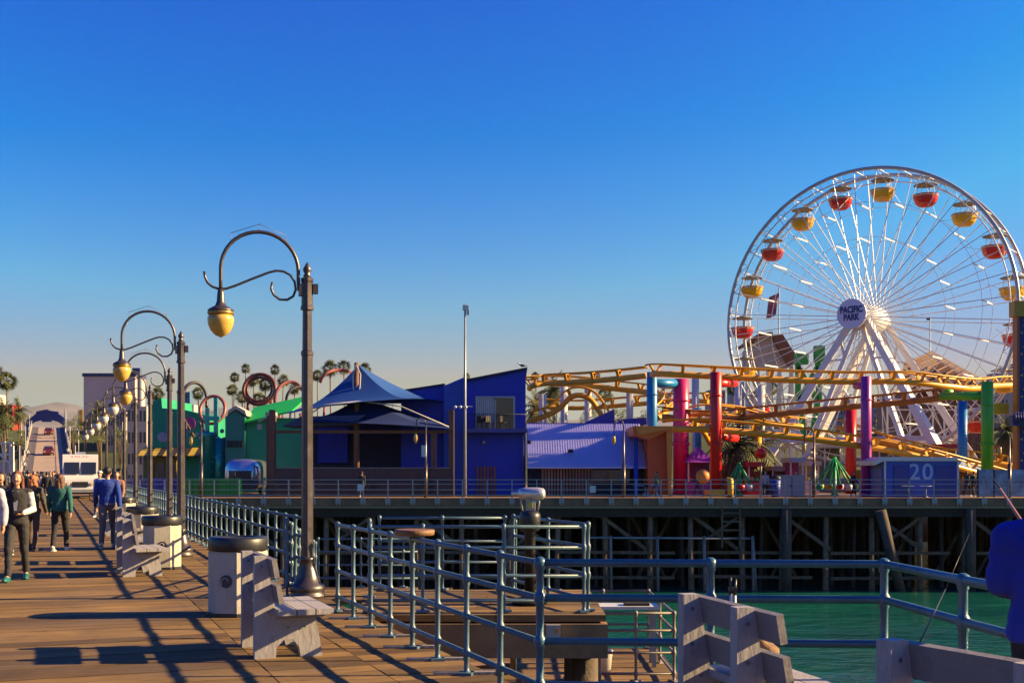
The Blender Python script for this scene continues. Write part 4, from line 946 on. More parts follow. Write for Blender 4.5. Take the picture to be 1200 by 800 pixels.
# stalls, signs and posts behind the railing
def stall(px0, px1, top, Y, rgb, name, label, roofrgb=None, cat='stall', peak=0, depth=2.5, sign=None):
    q = thing(name, label, cat, (X((px0 + px1) / 2, Y), Y, 0)); w_ = X(px1, Y) - X(px0, Y); H = Z(top, Y)
    wm = M('stall_%d_%d' % (px0, top), rgb, .55, var=.12)
    MB().bb(-w_ / 2, w_ / 2, 0, depth, 0, .95).build('counter', wm, q)
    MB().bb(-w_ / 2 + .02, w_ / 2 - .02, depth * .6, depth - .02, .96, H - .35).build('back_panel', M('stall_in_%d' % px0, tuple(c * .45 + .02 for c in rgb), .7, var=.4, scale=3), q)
    for s_ in (-1, 1): MB().bb(s_ * (w_ / 2 - .06) - .05, s_ * (w_ / 2 - .06) + .05, .02, .12, .95, H - .35).build('corner_post', WHITEP, q)
    rm = M('stall_roof_%d' % px0, roofrgb or rgb, .55, var=.1)
    if peak: 
        mb = MB(); b = [(-w_/2 - .15, -.3, H - .35), (w_/2 + .15, -.3, H - .35), (w_/2 + .15, depth + .15, H - .35), (-w_/2 - .15, depth + .15, H - .35), (0, depth / 2, H - .35 + peak)]
        mb.add(b, [(0,1,4),(1,2,4),(2,3,4),(3,0,4),(3,2,1,0)]); mb.build('roof', rm, q)
    else: MB().bb(-w_ / 2 - .1, w_ / 2 + .1, -.35, depth + .1, H - .34, H).build('roof', rm, q)
    for k in range(3):
        MB().sphere((-w_ * .3 + k * w_ * .3, depth * .45, 1.15), (.16, .16, .2), 1).build('prize', [GR, GY, GFR][k], q)
    return q
stall(806, 836, 536, 86, (.28, .03, .32), 'game_stall', 'purple game stall between the pink and red columns', (.22, .02, .32), peak=1.2)
stall(848, 862, 545, 88, (.55, .04, .03), 'game_stall', 'small red stall just right of the red column')
stall(877, 893, 541, 85, (.60, .02, .03), 'game_stall', 'red fronted stall beneath the wheel\'s left leg', (.5, .02, .02))
stall(905, 925, 546, 88, (.10, .12, .25), 'game_stall', 'grey blue booth near the foot of the wheel\'s left leg', (.3, .3, .34))
stall(926, 942, 536, 86, (.42, .03, .30), 'game_stall', 'magenta prize stall right of the grey blue booth', (.35, .45, .6))
stall(944, 960, 540, 90, (.60, .55, .48), 'game_stall', 'cream stall behind the thin lamp post', (.55, .5, .42))
stall(1122, 1150, 545, 88, (.25, .14, .08), 'game_stall', 'brown stall right behind the number 20 booth', (.42, .55, .62), peak=.8)
stall(1166, 1188, 520, 92, (.35, .10, .04), 'game_stall', 'orange-brown stall behind the lime green column', (.45, .14, .04))
stall(1100, 1128, 520, 95, (.30, .18, .10), 'game_stall', 'shadowy brown stall below the blue rear column', (.45, .05, .04))
stall(1030, 1060, 515, 100, (.32, .26, .22), 'game_stall', 'pale stall behind the purple column under the wheel', (.4, .33, .3))
stall(966, 990, 520, 104, (.30, .30, .28), 'game_stall', 'pale grey stall behind the green strut fan', (.5, .48, .42))
# bits: yellow bollard, orange pumpkin-like balls
def ball_sign(px, py, Y, r, mat, label, name='round_lantern'):
    q = thing(name, label, 'lantern', (X(px, Y), Y, 0)); MB().tube([(0, 0, 0), (0, 0, Z(py, Y))], .04, 6).build('pole', STEEL, q); MB().sphere((0, 0, Z(py, Y)), r, 2).build('globe', mat, q)
ball_sign(824, 558, 80, .5, OR2, 'round orange ball ornament behind the railing, left of the red column')
ball_sign(892, 531, 84, .4, GR, 'small red round lantern above the red stall')
t = thing('yellow_bollard', 'yellow padded post behind the railing just right of the red column', 'bollard', (X(856, 78.5), 78.5, 0)); MB().lathe([(.2, 0), (.2, 1.15), (.12, 1.25)], n=14).build('padding', M('pad_yellow', (.65, .45, .02), .6), t); MB().lathe([(.26, 0), (.26, .08)], n=14).build('foot', DARKM, t)
MBx = MB().bb(X(830, 81.6), X(848, 81.6), 81.0, 83.2, 0, .45); solid('column_footing', MBx, M('pad_yellow', ()) if 'pad_yellow' not in _m else _m['pad_yellow'], 'yellow painted footing block at the base of the red column', 'footing')
# control cabinet
t = thing('control_cabinet', 'grey metal cabinet behind the far railing below the wheel', 'cabinet', (X(928, 79.3), 79.3, 0))
MB().bb(-.85, .85, 0, .7, .05, 1.45).build('case', M('cab_grey', (.28, .28, .34), .5, var=.1), t); mb = MB(); mb.bb(-.02, .02, -.03, 0, .15, 1.35); mb.bb(-.12, -.06, -.04, 0, .7, .9); mb.build('door_seam', DARKM, t)
t = thing('blue_bin', 'dark blue bin standing left of the grey metal cabinet', 'bin', (X(909, 79.2), 79.2, 0)); MB().lathe([(.3, 0), (.34, 1.2)], n=14).build('body', M('bin_blue', (.02, .04, .30), .5), t); MB().lathe([(.36, 1.2), (.36, 1.28), (.2, 1.42)], n=14).build('lid', DARKM, t)
# mural panels
t = thing('mural_fence', 'pale blue patterned panels behind the railing at the right edge', 'fence', (X(1180, 79), 79, 0))
MUR = M('mural_blue', (.16, .30, .46), .5, var=.7, scale=1.6, dirt=.6, dirtcol=(.5, .45, .5))
for i in range(4): MB().bb(X(1147 + i * 19, 79), X(1164.5 + i * 19, 79), 79, 79.06, .05, Z(550, 79)).build('panel', MUR, t, world=True)
for i in range(5): MB().bb(X(1145.2 + i * 19, 79), X(1146.6 + i * 19, 79), 78.97, 79.1, 0, Z(549, 79)).build('post', DARKM, t, world=True)
# flag
t = thing('flagpole', 'thin pole with a drooping red striped flag seen through the wheel', 'flagpole', (X(913, 135), 135, 0)); y = 135
MB().tube([(0, 0, 0), (0, 0, Z(338, y))], .07, 6).build('pole', GALV, t)
FLG = M('flag_cloth', (.45, .12, .14), .8, var=.5, scale=2.5)
mb = MB(); g = []
for i in range(9):
    for j in range(5): g.append((.0 - j * .28 - .05 * i, .12 * math.sin(j * 1.7 + i * .6), Z(343, y) - i * .32 - j * .12))
mb.add(g, [(i * 5 + j, i * 5 + j + 1, (i + 1) * 5 + j + 1, (i + 1) * 5 + j) for i in range(8) for j in range(4)], True); mb.build('flag', FLG, t, fix=False)
t = thing('flagpole', 'small dark pennant on a thin pole right of the hub', 'flagpole', (X(1090, 130), 130, 0)); MB().tube([(0, 0, 0), (0, 0, Z(371, 130))], .06, 6).build('pole', GALV, t); MB().bb(-.4, 0, -.02, .02, Z(375, 130), Z(372, 130)).build('flag', DARKM, t)

# ------------------------------------------------------------------ left part of the park: green arcade etc
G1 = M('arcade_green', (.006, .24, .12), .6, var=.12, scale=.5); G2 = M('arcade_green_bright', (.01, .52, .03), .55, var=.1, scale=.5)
t = thing('green_arcade', 'green arcade building with purple disc and yellow striped awning', 'building', (X(205, 105), 105, 0)); y = 105
mb = px_prism(MB(), [(175, 575), (240, 575), (240, 486), (216, 480), (190, 478), (189, 466), (178, 470)], y, y + 10); mb.build('wall', G1, t, world=True)
for px, py, r, mt, nm in ((222, 496, .55, M('disc_purple', (.35, .03, .32), .5), 'purple_disc'), (191, 512, .45, M('disc_grey', (.35, .3, .4), .5, var=.4), 'round_emblem')):
    MB().lathe([(r, -.15), (r, -.01)], c=(X(px, y), y, Z(py, y)), n=20, axis='Y').build(nm, mt, t, world=True)
mb = MB()
AW1 = M('awning_yellow', (.52, .36, .04), .7); AW2 = M('awning_black', (.03, .02, .02), .7)
for i in range(10):
    a, b = X(168 + i * 7.2, y), X(175.2 + i * 7.2, y); mb.add([(a, y - 1.6, Z(534, y)), (b, y - 1.6, Z(534, y)), (b, y, Z(524, y)), (a, y, Z(524, y)), (a, y - 1.6, Z(535, y) ), (b, y - 1.6, Z(535, y)), (b, y, Z(525, y)), (a, y, Z(525, y))], [(0,1,2,3),(7,6,5,4),(0,4,5,1),(1,5,6,2),(2,6,7,3),(3,7,4,0)], False, i % 2)
mb.build('awning', [AW1, AW2], t, world=True)
MB().bb(X(169, y), X(208, y), y - .3, y - .05, 0, Z(535, y)).build('shop_front', M('front_yellow', (.36, .24, .03), .6, var=.3), t, world=True)
for k in range(3): MB().bb(X(174 + k * 12, y), X(182 + k * 12, y), y - .36, y - .31, .3, 2.4).build('door', GLASS, t, world=True)
mb = MB(); mb.beam((X(214, y), y - .3, Z(486, y)), (X(229, y), y - .3, Z(512, y)), .12); mb.build('tilted_sign_arm', M('front_yellow', ()) if 'front_yellow' not in _m else _m['front_yellow'], t, world=True)
t = thing('teal_tower_ride', 'teal cylindrical ride tower with two slim masts', 'ride', (X(248, 98), 98, 0)); y = 98
TEAL = M('teal_metal', (.02, .30, .27), .25, .35, var=.1)
MB().lathe([(.62, 0), (.62, Z(512, y)), (.75, Z(511, y)), (.75, Z(508, y)), (.5, Z(506, y))], c=(-.25, 0, 0), n=20).build('cylinder', TEAL, t); MB().lathe([(.5, 0), (.5, Z(513, y))], c=(.6, .2, 0), n=20).build('cylinder', TEAL, t)
mb = MB(); mb.beam((.35, 0, Z(512, y)), (.35, 0, Z(466, y)), .3); mb.beam((-.35, 0, Z(512, y)), (-.35, 0, Z(478, y)), .3); mb.box((0, 0, Z(490, y)), (1.3, .6, .35)); mb.build('mast', TEAL, t)
mb = MB(); 
for i in range(9): mb.sphere((-1.6 + i * .42, -.3 + .2 * (i % 2), Z(505 + 4 * (i % 3), y)), .2, 1)
mb.build('flower_ornament', M('ornament_pale', (.35, .42, .36), .6, rnd=.5), t)
MB().bb(.9, 2.2, .1, .8, 0, Z(512, y)).build('maroon_panel', M('maroon', (.22, .015, .04), .5), t)
# coaster-like hoops
def hoop(pxc, pyc, Y, rx, ry, rad, mat, label, name='ride_hoop', tilt=0, legs=True, ties=0, arc=(0, 360)):
    q = thing(name, label, 'ride hoop', (X(pxc, Y), Y, 0)); s_ = Y / F; cx, cz = 0, Z(pyc, Y); n = 36
    full = arc == (0, 360)
    pts = [(rx * s_ * math.cos(R(arc[0] + (arc[1] - arc[0]) * i / n)), .5 * math.sin(2 * PI * i / n), cz + ry * s_ * math.sin(R(arc[0] + (arc[1] - arc[0]) * i / n))) for i in range(n if full else n + 1)]
    MB().tube(pts, rad, 8, closed=full).build('hoop_tube', mat, q)
    if ties:
        mb = MB(); k = (rx - 4) / rx
        p2 = [(p[0] * k, p[1], cz + (p[2] - cz) * k) for p in pts]; mb.tube(p2, rad * .6, 6, closed=full)
        for i in range(0, len(pts), 1): mb.beam(pts[i], p2[i], rad * .8)
        mb.build('inner_rail', mat, q)
    if legs:
        for s2 in (-1, 1):
            a0 = (s2 * rx * s_ * .7, 0, cz - ry * s_ * .6); mb = MB(); mb.tube([a0, (s2 * rx * s_ * 1.1, .3, 0)], rad * .8, 6); mb.build('leg', mat, q)
    return q
RB = M('hoop_brown', (.16, .035, .025), .5, .2); PKM = M('hoop_pink', (.30, .09, .07), .4)
hoop(304, 456, 130, 18.5, 18, .20, RB, 'dark red loop of track with many ties, in front of the palms', ties=1)
hoop(340, 470, 125, 17, 23, .18, PKM, 'pinkish hoop of track rising beside the dark red loop', arc=(35, 200))
hoop(351, 472, 121, 15, 19, .15, M('hoop_dark', (.06, .045, .06), .4), 'dark thin hoop just behind the foremost lamp post', arc=(20, 190))
hoop(249, 480, 99.5, 14.5, 16.5, .14, PKM, 'pink oval hoop around the teal tower masts', legs=False)
hoop(228, 477, 100.5, 14, 29, .14, M('hoop_dark', ()) if 'hoop_dark' not in _m else _m['hoop_dark'], 'dark arched tube left of the teal tower', legs=True, arc=(0, 190))
hoop(398, 455, 128, 24, 22, .18, PKM, 'pinkish arched rail behind the blue sail', arc=(60, 160))
# green gabled hall
t = thing('green_hall', 'green gabled hall with bright green sunlit roof', 'building', (X(300, 96), 96, 0)); y = 96
mb = px_prism(MB(), [(264, 578), (287, 578), (287, 489), (276, 481), (264, 488)], y, y + 7); mb.build('gable_wall', M('green_grey', (.02, .17, .12), .6), t, world=True)
mb = px_prism(MB(), [(287.2, 578), (372, 578), (372, 490), (287.2, 489)], y + .3, y + 7.5); mb.build('wall', G1, t, world=True)
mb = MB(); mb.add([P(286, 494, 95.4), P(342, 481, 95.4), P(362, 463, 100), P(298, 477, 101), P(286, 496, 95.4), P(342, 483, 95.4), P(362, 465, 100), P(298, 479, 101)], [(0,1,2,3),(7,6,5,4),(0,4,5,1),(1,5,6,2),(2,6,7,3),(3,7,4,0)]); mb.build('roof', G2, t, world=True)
mb = px_prism(MB(), [(266, 486), (276, 479), (289, 487), (287, 481), (276, 475), (268, 480)], y - .2, y + 2); mb.build('gable_trim', M('trim_cream', (.5, .42, .34), .6), t, world=True)
mb = MB()
for k in range(4): mb.bb(X(266 + k * 5, y), X(269.5 + k * 5, y), y - .12, y - .02, Z(524, y), Z(516, y))
mb.build('hanging_signs', DARKM, t, world=True)
t = thing('brown_gatepost', 'brown timber post with pale cap between the green hall and the blue terrace', 'post', (X(318, 85), 85, 0)); y = 85
MB().bb(-.3, .3, -.3, .3, 0, Z(487, y)).build('shaft', BRPOST, t); MB().bb(-.36, .36, -.36, .36, Z(487, y), Z(483, y)).build('cap', PW, t); mb = MB(); mb.beam((-.9, 0, Z(494, y)), (-.2, -.3, Z(488, y)), .12); mb.box((-.8, -.1, Z(500, y)), (.3, .3, .4)); mb.build('lantern', GALV, t)
# airstream
t = thing('silver_trailer', 'polished silver caravan with rounded body parked before the green hall', 'trailer', (X(283, 90), 90, 0)); y = 90; s_ = y / F
SV2 = M('polished_alu', (.62, .64, .72), .16, .85, var=.05)
mb = MB(); prof = []
n = 20
for j, (yy, k) in enumerate(((-.0, .82), (.15, .95), (.5, 1.0), (3.8, 1.0), (4.3, .92), (4.6, .7))):
    for i in range(n):
        a = 2 * PI * i / n; ca, sa = math.cos(a), math.sin(a)
        mb.v.append(Vector((1.36 * k * math.copysign(abs(ca) ** .6, ca), yy, 1.45 + 1.2 * k * math.copysign(abs(sa) ** .62, sa))))
for j in range(5):
    for i in range(n): mb.f.append([j*n+i, j*n+(i+1)%n, (j+1)*n+(i+1)%n, (j+1)*n+i]); mb.sm.append(True); mb.mi.append(0)
mb.f.append(list(range(n))); mb.sm.append(True); mb.mi.append(0); mb.f.append([5*n+i for i in range(n)][::-1]); mb.sm.append(True); mb.mi.append(0)
mb.build('body', SV2, t)
MB().bb(-.45, .75, -.05, -.01, .35, 1.75).build('door', M('door_brown', (.06, .035, .03), .5), t); MB().bb(-.95, -.5, -.05, -.01, 1.1, 1.75).build('window', GLASS, t)
for sx in (-1.0, 1.0): MB().lathe([(.32, -.12), (.34, 0), (.32, .12)], c=(sx, 2.1, .33), n=16, axis='X').build('wheel', BLACK, t)
# low coloured fences
def low_fence(px0, px1, Y, mat, label, h=1.25, n=30):
    q = thing('low_fence', label, 'fence', (X(px0, Y), Y, 0)); w_ = X(px1, Y) - X(px0, Y); mb = MB()
    for i in range(n): mb.bb(i * w_ / n, i * w_ / n + w_ / n * .62, 0, .04, .08, h)
    mb.build('pickets', mat, q); mb = MB(); mb.bb(0, w_, .05, .11, .25, .35); mb.bb(0, w_, .05, .11, h - .2, h - .1); mb.build('rail', mat, q)
    MB().bb(0, w_, .13, .17, .05, h - .25).build('backing_panel', mat, q)
low_fence(216, 282, 80, M('fence_green', (.01, .28, .04), .5, rnd=.3), 'bright green picket fence behind the far railing')
low_fence(120, 215, 80, M('fence_blue', (.015, .03, .38), .5, rnd=.3), 'royal blue picket fence left of the green one')
# ------------------------------------------------------------------ water, land, hills
def water_mat():
    m = bpy.data.materials.new('sea_water'); m.use_nodes = True; nt = m.node_tree; N = nt.nodes; L = nt.links; b = N['Principled BSDF']
    b.inputs['Base Color'].default_value = (.003, .085, .066, 1); b.inputs['Roughness'].default_value = .12; b.inputs['IOR'].default_value = 1.33; b.inputs['Specular IOR Level'].default_value = .4
    tc = N.new('ShaderNodeTexCoord'); mp = N.new('ShaderNodeMapping'); mp.inputs['Scale'].default_value = (.55, 1.0, 1); mp.inputs['Rotation'].default_value = (0, 0, .25); L.new(tc.outputs['Object'], mp.inputs[0])
    prev = None
    for sc_, st, dist in ((.22, .5, .8), (1.3, .6, .25), (5., .6, .06)):
        n = N.new('ShaderNodeTexNoise'); n.inputs['Scale'].default_value = sc_; n.inputs['Detail'].default_value = 3; n.inputs['Distortion'].default_value = .6; L.new(mp.outputs[0], n.inputs[0])
        bp = N.new('ShaderNodeBump'); bp.inputs['Strength'].default_value = st; bp.inputs['Distance'].default_value = dist; L.new(n.outputs[0], bp.inputs['Height'])
        if prev: L.new(prev.outputs[0], bp.inputs['Normal'])
        prev = bp
    nm = N.new('ShaderNodeTexNoise'); nm.inputs['Scale'].default_value = .13; nm.inputs['Detail'].default_value = 6; L.new(mp.outputs[0], nm.inputs[0])
    mr = N.new('ShaderNodeMapRange'); mr.inputs[1].default_value = .35; mr.inputs[2].default_value = .65; L.new(nm.outputs[0], mr.inputs[0])
    mx = N.new('ShaderNodeMix'); mx.data_type = 'RGBA'; L.new(mr.outputs[0], mx.inputs[0]); mx.inputs[6].default_value = (.004, .055, .055, 1); mx.inputs[7].default_value = (.008, .095, .068, 1); L.new(mx.outputs[2], b.inputs['Base Color'])
    L.new(prev.outputs[0], b.inputs['Normal']); return m
mb = MB(); mb.quad((-4000, -3000, -6), (4000, -3000, -6), (4000, 165, -6), (-4000, 165, -6)); mb.build('sea_water', water_mat(), kind='structure', fix=False)
SAND = M('beach_sand', (.42, .30, .19), .9, var=.2, scale=.15)
GRASSY = M('bluff_green', (.07, .09, .03), .95, var=.5, scale=.06)
CITY = M('city_ground', (.20, .17, .14), .9, var=.2, scale=.05)
def sheet(name, prof, mat, x0=-900, x1=1200, nx=60, amp=0., seed=0):
    mb = MB(); ny = len(prof)
    for i in range(nx + 1):
        x = x0 + (x1 - x0) * i / nx
        for y, z in prof:
            dy = amp * mnoise.noise(Vector((x * .012, y * .01, seed))); mb.v.append(Vector((x, y + dy, z + dy * .03)))
    for i in range(nx):
        for j in range(ny - 1): a = i * ny + j; mb.f.append([a, a + ny, a + ny + 1, a + 1]); mb.sm.append(True); mb.mi.append(0)
    return mb.build(name, mat, kind='structure', fix=False)
sheet('beach_ground', [(112, -6.9), (130, -6.0), (170, -4.4), (262, -3.2)], SAND, -4000, 4000, 80, 4)
sheet('bluff_terrain', [(258, -3.4), (262, -3.2), (270, 0), (282, 8), (292, 11.5), (300, 12)], GRASSY, -4000, 4000, 200, 5, 3)
sheet('city_ground', [(298, 11.9), (420, 12), (3000, 13), (12000, 16)], CITY, -9000, 9000, 30)
# mountains
def hill(px0, px1, Y, fn, name, mat, depth=900, n=90):
    mb = MB(); rows = 7
    for i in range(n + 1):
        px = px0 + (px1 - px0) * i / n; h = fn(px)
        for j in range(rows):
            f_ = j / (rows - 1); y = Y - depth * (1 - f_) + 260 * mnoise.noise(Vector((px * .05, j, 1)))
            z = 12 + (Z(h, Y) - 12) * (f_ ** .8) + (35 * mnoise.noise(Vector((px * .11, j * .8, 7))) if 0 < j < rows else 0) * Y / 9000
            mb.v.append(Vector((X(px, Y), y, max(0, z))))
    for i in range(n):
        for j in range(rows - 1): a = i * rows + j; mb.f.append([a, a + rows, a + rows + 1, a + 1]); mb.sm.append(True); mb.mi.append(0)
    return mb.build(name, mat, kind='structure', fix=False)
HM = M('mountain_rock', (.15, .14, .145), .95, var=.35, scale=.002, stretch=(1, 1, 2))
def ridge(px):
    b = 490 - 16 * math.exp(-((px - 62) / 18) ** 2) - 14 * math.exp(-((px - 92) / 22) ** 2) - 12 * math.exp(-((px - 34) / 16) ** 2) - 10 * math.exp(-((px - 250) / 60) ** 2)
    return b + 2.5 * mnoise.noise(Vector((px * .09, 0, 0))) + 1.2 * mnoise.noise(Vector((px * .3, 2, 0)))
hill(-600, 1900, 9500, ridge, 'mountains', HM, 2500, 160)
# ------------------------------------------------------------------ bridge ramp up to town, arch sign, cars
ROADM = M('ramp_concrete', (.42, .30, .21), .9, var=.1, scale=.3); WALKM = M('ramp_walkway', (.10, .085, .10), .9, var=.2)
ra = (57.5, 163, .05); rb = (57.5, 283, 12.05)
def ramp_pt(off, f_, dz=0):
    Y = ra[1] + (rb[1] - ra[1]) * f_; return Vector((X(57.5, Y) + off, Y, ra[2] + (rb[2] - ra[2]) * f_ + dz))
def ramp_strip(name, o0, o1, dz, mat, kind, label=None, cat=None, th=.5):
    mb = MB(); n = 16
    for i in range(n):
        a, b = i / n, (i + 1) / n
        vs = [ramp_pt(o0, a, dz), ramp_pt(o1, a, dz), ramp_pt(o1, b, dz), ramp_pt(o0, b, dz)]; vs += [v - Vector((0, 0, th)) for v in vs]
        mb.add(vs, [(0,1,2,3),(7,6,5,4),(0,4,5,1),(1,5,6,2),(2,6,7,3),(3,7,4,0)])
    return mb.build(name, mat, kind=kind, fix=False)
ramp_strip('ramp_road', -2.5, 2.5, 0, ROADM, 'structure'); ramp_strip('ramp_pavement', -4.0, -2.55, .12, WALKM, 'structure'); ramp_strip('ramp_pavement', 2.55, 3.5, .12, WALKM, 'structure')
ramp_strip('ramp_road_marking', 1.0, 1.15, .01, M('line_dark', (.12, .05, .05), .8), 'structure', th=.008)
for s0, lab in ((-4.1, 'left pale parapet of the approach ramp with thin posts'), (3.6, 'right pale parapet of the approach ramp with thin posts')):
    q = thing('ramp_parapet', lab, 'parapet', tuple(ramp_pt(s0, 0)))
    mb = MB(); n = 30
    for i in range(n): mb.beam(ramp_pt(s0, i / n, .35), ramp_pt(s0, (i + 1) / n, .35), .16, .9)
    mb.build('wall', M('parapet', (.45, .36, .30), .8), q, world=True)
    for i in range(12): p = ramp_pt(s0, i / 11.5 + .02); mb = MB(); mb.beam(p, p + Vector((0, 0, 5.0 if i % 4 == 0 else 1.8)), .12); mb.build('post', WHITEP, q, world=True)
def car(label, mat):
    t = thing('parked_car', label, 'car', (0, 0, 0), 0, 'dark red cars on the ramp')
    mb = MB(); sec = [(-2.2, .35, .62), (-2.15, .3, .85), (-1.3, .25, .95), (-.75, .25, 1.42), (.9, .25, 1.45), (1.7, .25, .98), (2.15, .3, .9), (2.2, .38, .6)]
    for y, z0, z1 in sec:
        top = .62 if z1 > 1.2 else .84
        for x, z in ((-.86, z0), (-.9, min(z1, .85)), (-top, z1), (top, z1), (.9, min(z1, .85)), (.86, z0)): mb.v.append(Vector((x, y, z)))
    for i in range(7):
        for j in range(6): a = i * 6 + j; b = i * 6 + (j + 1) % 6; mb.f.append([a, b, b + 6, a + 6]); mb.sm.append(False); mb.mi.append(0)
    mb.f += [list(range(6)), [42 + j for j in range(6)][::-1]]; mb.sm += [False] * 2; mb.mi += [0, 0]
    mb.build('body', mat, t)
    MB().add([(-.6, -1.2, 1.02), (.6, -1.2, 1.02), (.56, -.80, 1.38), (-.56, -.80, 1.38)], [(0,1,2,3)]).build('windscreen', GLASS, t, fix=False).location = (0, -.02, .03)
    for x in (-.82, .82):
        for y in (-1.35, 1.35):
            wv = MB().lathe([(.3, -.1), (.33, 0), (.3, .1)], c=(x, y, .33), n=14, axis='X').build('wheel', BLACK, t)
            MB().lathe([(.17, -.11), (.17, .11)], c=(x * 1.01, y, .33), n=10, axis='X').build('rim', GALV, wv)
    for x in (-.65, .65): MB().box((x, -2.19, .7), (.3, .06, .14)).build('headlight', WHITEP, t)
    return t
c0_ = car('dark red car lower on the approach ramp, nearer the pier', M('car_red', (.14, .015, .02), .35))
sl = math.atan2(12, 120)
for i, (f_, off, lab) in enumerate(((.38, -.1, None), (.80, -.1, 'dark red car higher on the approach ramp, just below the arch'))):
    o = c0_ if i == 0 else copy_tree(c0_); o.location = ramp_pt(off, f_, .012); o.rotation_euler = (sl, 0, R(21)); 
    if lab: o['label'] = lab
# arch sign
t = thing('entrance_arch', 'dark blue arched entrance sign spanning the top of the ramp', 'arch sign', tuple(ramp_pt(0, 1, 0))); Y = 284; AB = M('arch_blue', (.015, .03, .20), .5, var=.15)
pts = [(29, 501), (29, 493), (40, 484.5), (40.5, 482), (49, 480), (53, 479.5), (56, 481), (66, 482), (66, 484.5), (75, 491), (75, 500), (66, 494), (58, 492), (57.5, 494), (47, 494), (46.5, 492), (38, 494)]
mb = MB()
for tri in ([0,1,2,16],[2,3,4,15,16],[4,5,6,12,15],[15,12,13,14],[6,7,8,11,12],[8,9,10,11]): mb.prism([(X(pts[i][0] + 2, Y), Z(pts[i][1], Y)) for i in tri], lambda a, b, q: (a, Y + .6 * q, b))
mb.build('sign_board', AB, t, world=True)
for px in (31, 77): MB().tube([(X(px, Y), Y + .3, 9), (X(px, Y), Y + .3, Z(491, Y))], .25, 8).build('post', AB, t, world=True)
for px, top in ((25, 473), (76.5, 479)):
    o = MB().tube([(X(px, 255), 255, -3.3), (X(px, 255), 255, Z(top, 255))], .16, 6); solid('ramp_light_pole', o, GALV, 'tall thin pale pole ' + ('left' if px < 50 else 'right') + ' of the blue entrance arch', 'pole')

# ------------------------------------------------------------------ background buildings
def block(px0, px1, top, Y, depth, rgb, label, base=None, win=None, roofrgb=None, name='background_building', base_z=11.8, wcol=None):
    xL = X(px0, Y) if px0 < 600 else X(px0, Y + depth); xR = X(px1, Y + depth) if px0 < 600 else X(px1, Y)
    q = thing(name, label, 'building', ((xL + xR) / 2, Y, base_z)); w_ = xR - xL; H = Z(top, Y) - base_z
    MB().bb(-w_ / 2, w_ / 2, 0, depth, 0, H).build('wall', M('wall_%d_%d' % (px0, top), rgb, .8, var=.08, scale=.15, dirt=.15, dirtcol=tuple(c * .7 for c in rgb)), q)
    if roofrgb: MB().bb(-w_ / 2 - .3, w_ / 2 + .3, -.3, depth + .3, H, H + .9).build('roof_edge', M('edge_%d' % px0, roofrgb, .7), q)
    if win:
        nx, nz_, s_ = win
        wm = M('bg_window', (.04, .05, .07), .2)
        for i in range(nx):
            for k in range(nz_):
                x = -w_ / 2 + (i + .5) * w_ / nx; z = (k + .55) * H / nz_
                MB().bb(x - w_ / nx * s_ / 2, x + w_ / nx * s_ / 2, -.04, -.01, z - H / nz_ * .25, z + H / nz_ * .25).build('window', wm, q)
    return q
block(98, 170, 441, 330, 9, (.62, .47, .43), 'large pale pink windowless building with dark blue roof line', roofrgb=(.03, .05, .14))
block(155, 166, 431, 332, 1.6, (.06, .09, .18), 'dark blue rooftop tower on the pale pink building')
block(100, 128, 487, 290, 4, (.36, .30, .27), 'low beige building beneath the pale pink one, behind the lamp globes', win=(5, 3, .55), base_z=-3)
block(126, 150, 482, 280, 4, (.40, .34, .32), 'low pale building with small windows right of the beige one', win=(5, 4, .5), base_z=-3)
block(149, 178, 476, 270, 4, (.42, .38, .36), 'white hotel block left of the green arcade', win=(5, 4, .6), base_z=-3)
block(212, 226, 459, 420, 4, (.06, .16, .30), 'distant blue glass tower above the green arcade', win=(4, 6, .7))
block(216, 232, 474, 230, 3, (.62, .56, .46), 'small cream rooftop above the green arcade', base_z=-3)
block(-6, 26, 474, 300, 6, (.46, .02, .02), 'red building behind the palms left of the arch')
block(-40, 7, 462, 320, 5, (.62, .58, .52), 'bright white building partly cut by the left edge', win=(6, 4, .5))
block(826, 850, 457, 300, 5, (.36, .31, .29), 'pale grey block seen between the coaster columns', win=(4, 4, .5))
block(852, 872, 447, 330, 14, (.34, .32, .34), 'grey apartment block behind the left rim of the wheel', win=(5, 5, .5))
block(966, 1004, 462, 300, 10, (.42, .36, .32), 'cream hotel seen through the lower wheel', win=(8, 5, .5))
block(1010, 1040, 470, 290, 10, (.30, .28, .30), 'grey flat-roofed block low behind the wheel spokes', win=(6, 4, .5))
block(1100, 1150, 466, 290, 12, (.34, .34, .38), 'blue-grey apartment building behind the wheel\'s right side', win=(9, 5, .55))
block(1156, 1182, 437, 320, 5, (.32, .30, .31), 'grey block above the green coaster column', win=(4, 5, .5))
block(1178, 1214, 426, 340, 5, (.36, .32, .32), 'pale block behind the tower at the right edge', win=(6, 6, .5))
block(1170, 1215, 470, 240, 10, (.40, .33, .27), 'low tan building right of the green column', win=(6, 3, .5), base_z=-3)
# white railings / stair frame at far left
t = thing('white_gate_frame', 'white painted steel frame at the far left edge beside the ramp foot', 'frame', (X(8, 120), 120, -.1)); y = 120
mb = MB()
for px in (-12, 5, 12, 15): mb.beam((X(px, y), y, 0), (X(px, y), y, Z(517 + abs(px - 5) * .5, y)), .22)
for a in (519, 532): mb.beam((X(-14, y), y, Z(a, y)), (X(16, y), y, Z(a, y)), .18)
mb.beam((X(-14, y), y, Z(520, y)), (X(14, y), y, Z(545, y)), .15); mb.build('frame', WHITEP, t, world=True)
MB().bb(X(-14, y), X(16, y), y, y + .3, 0, Z(541, y)).build('panel', M('panel_cream', (.5, .44, .38), .7), t, world=True)
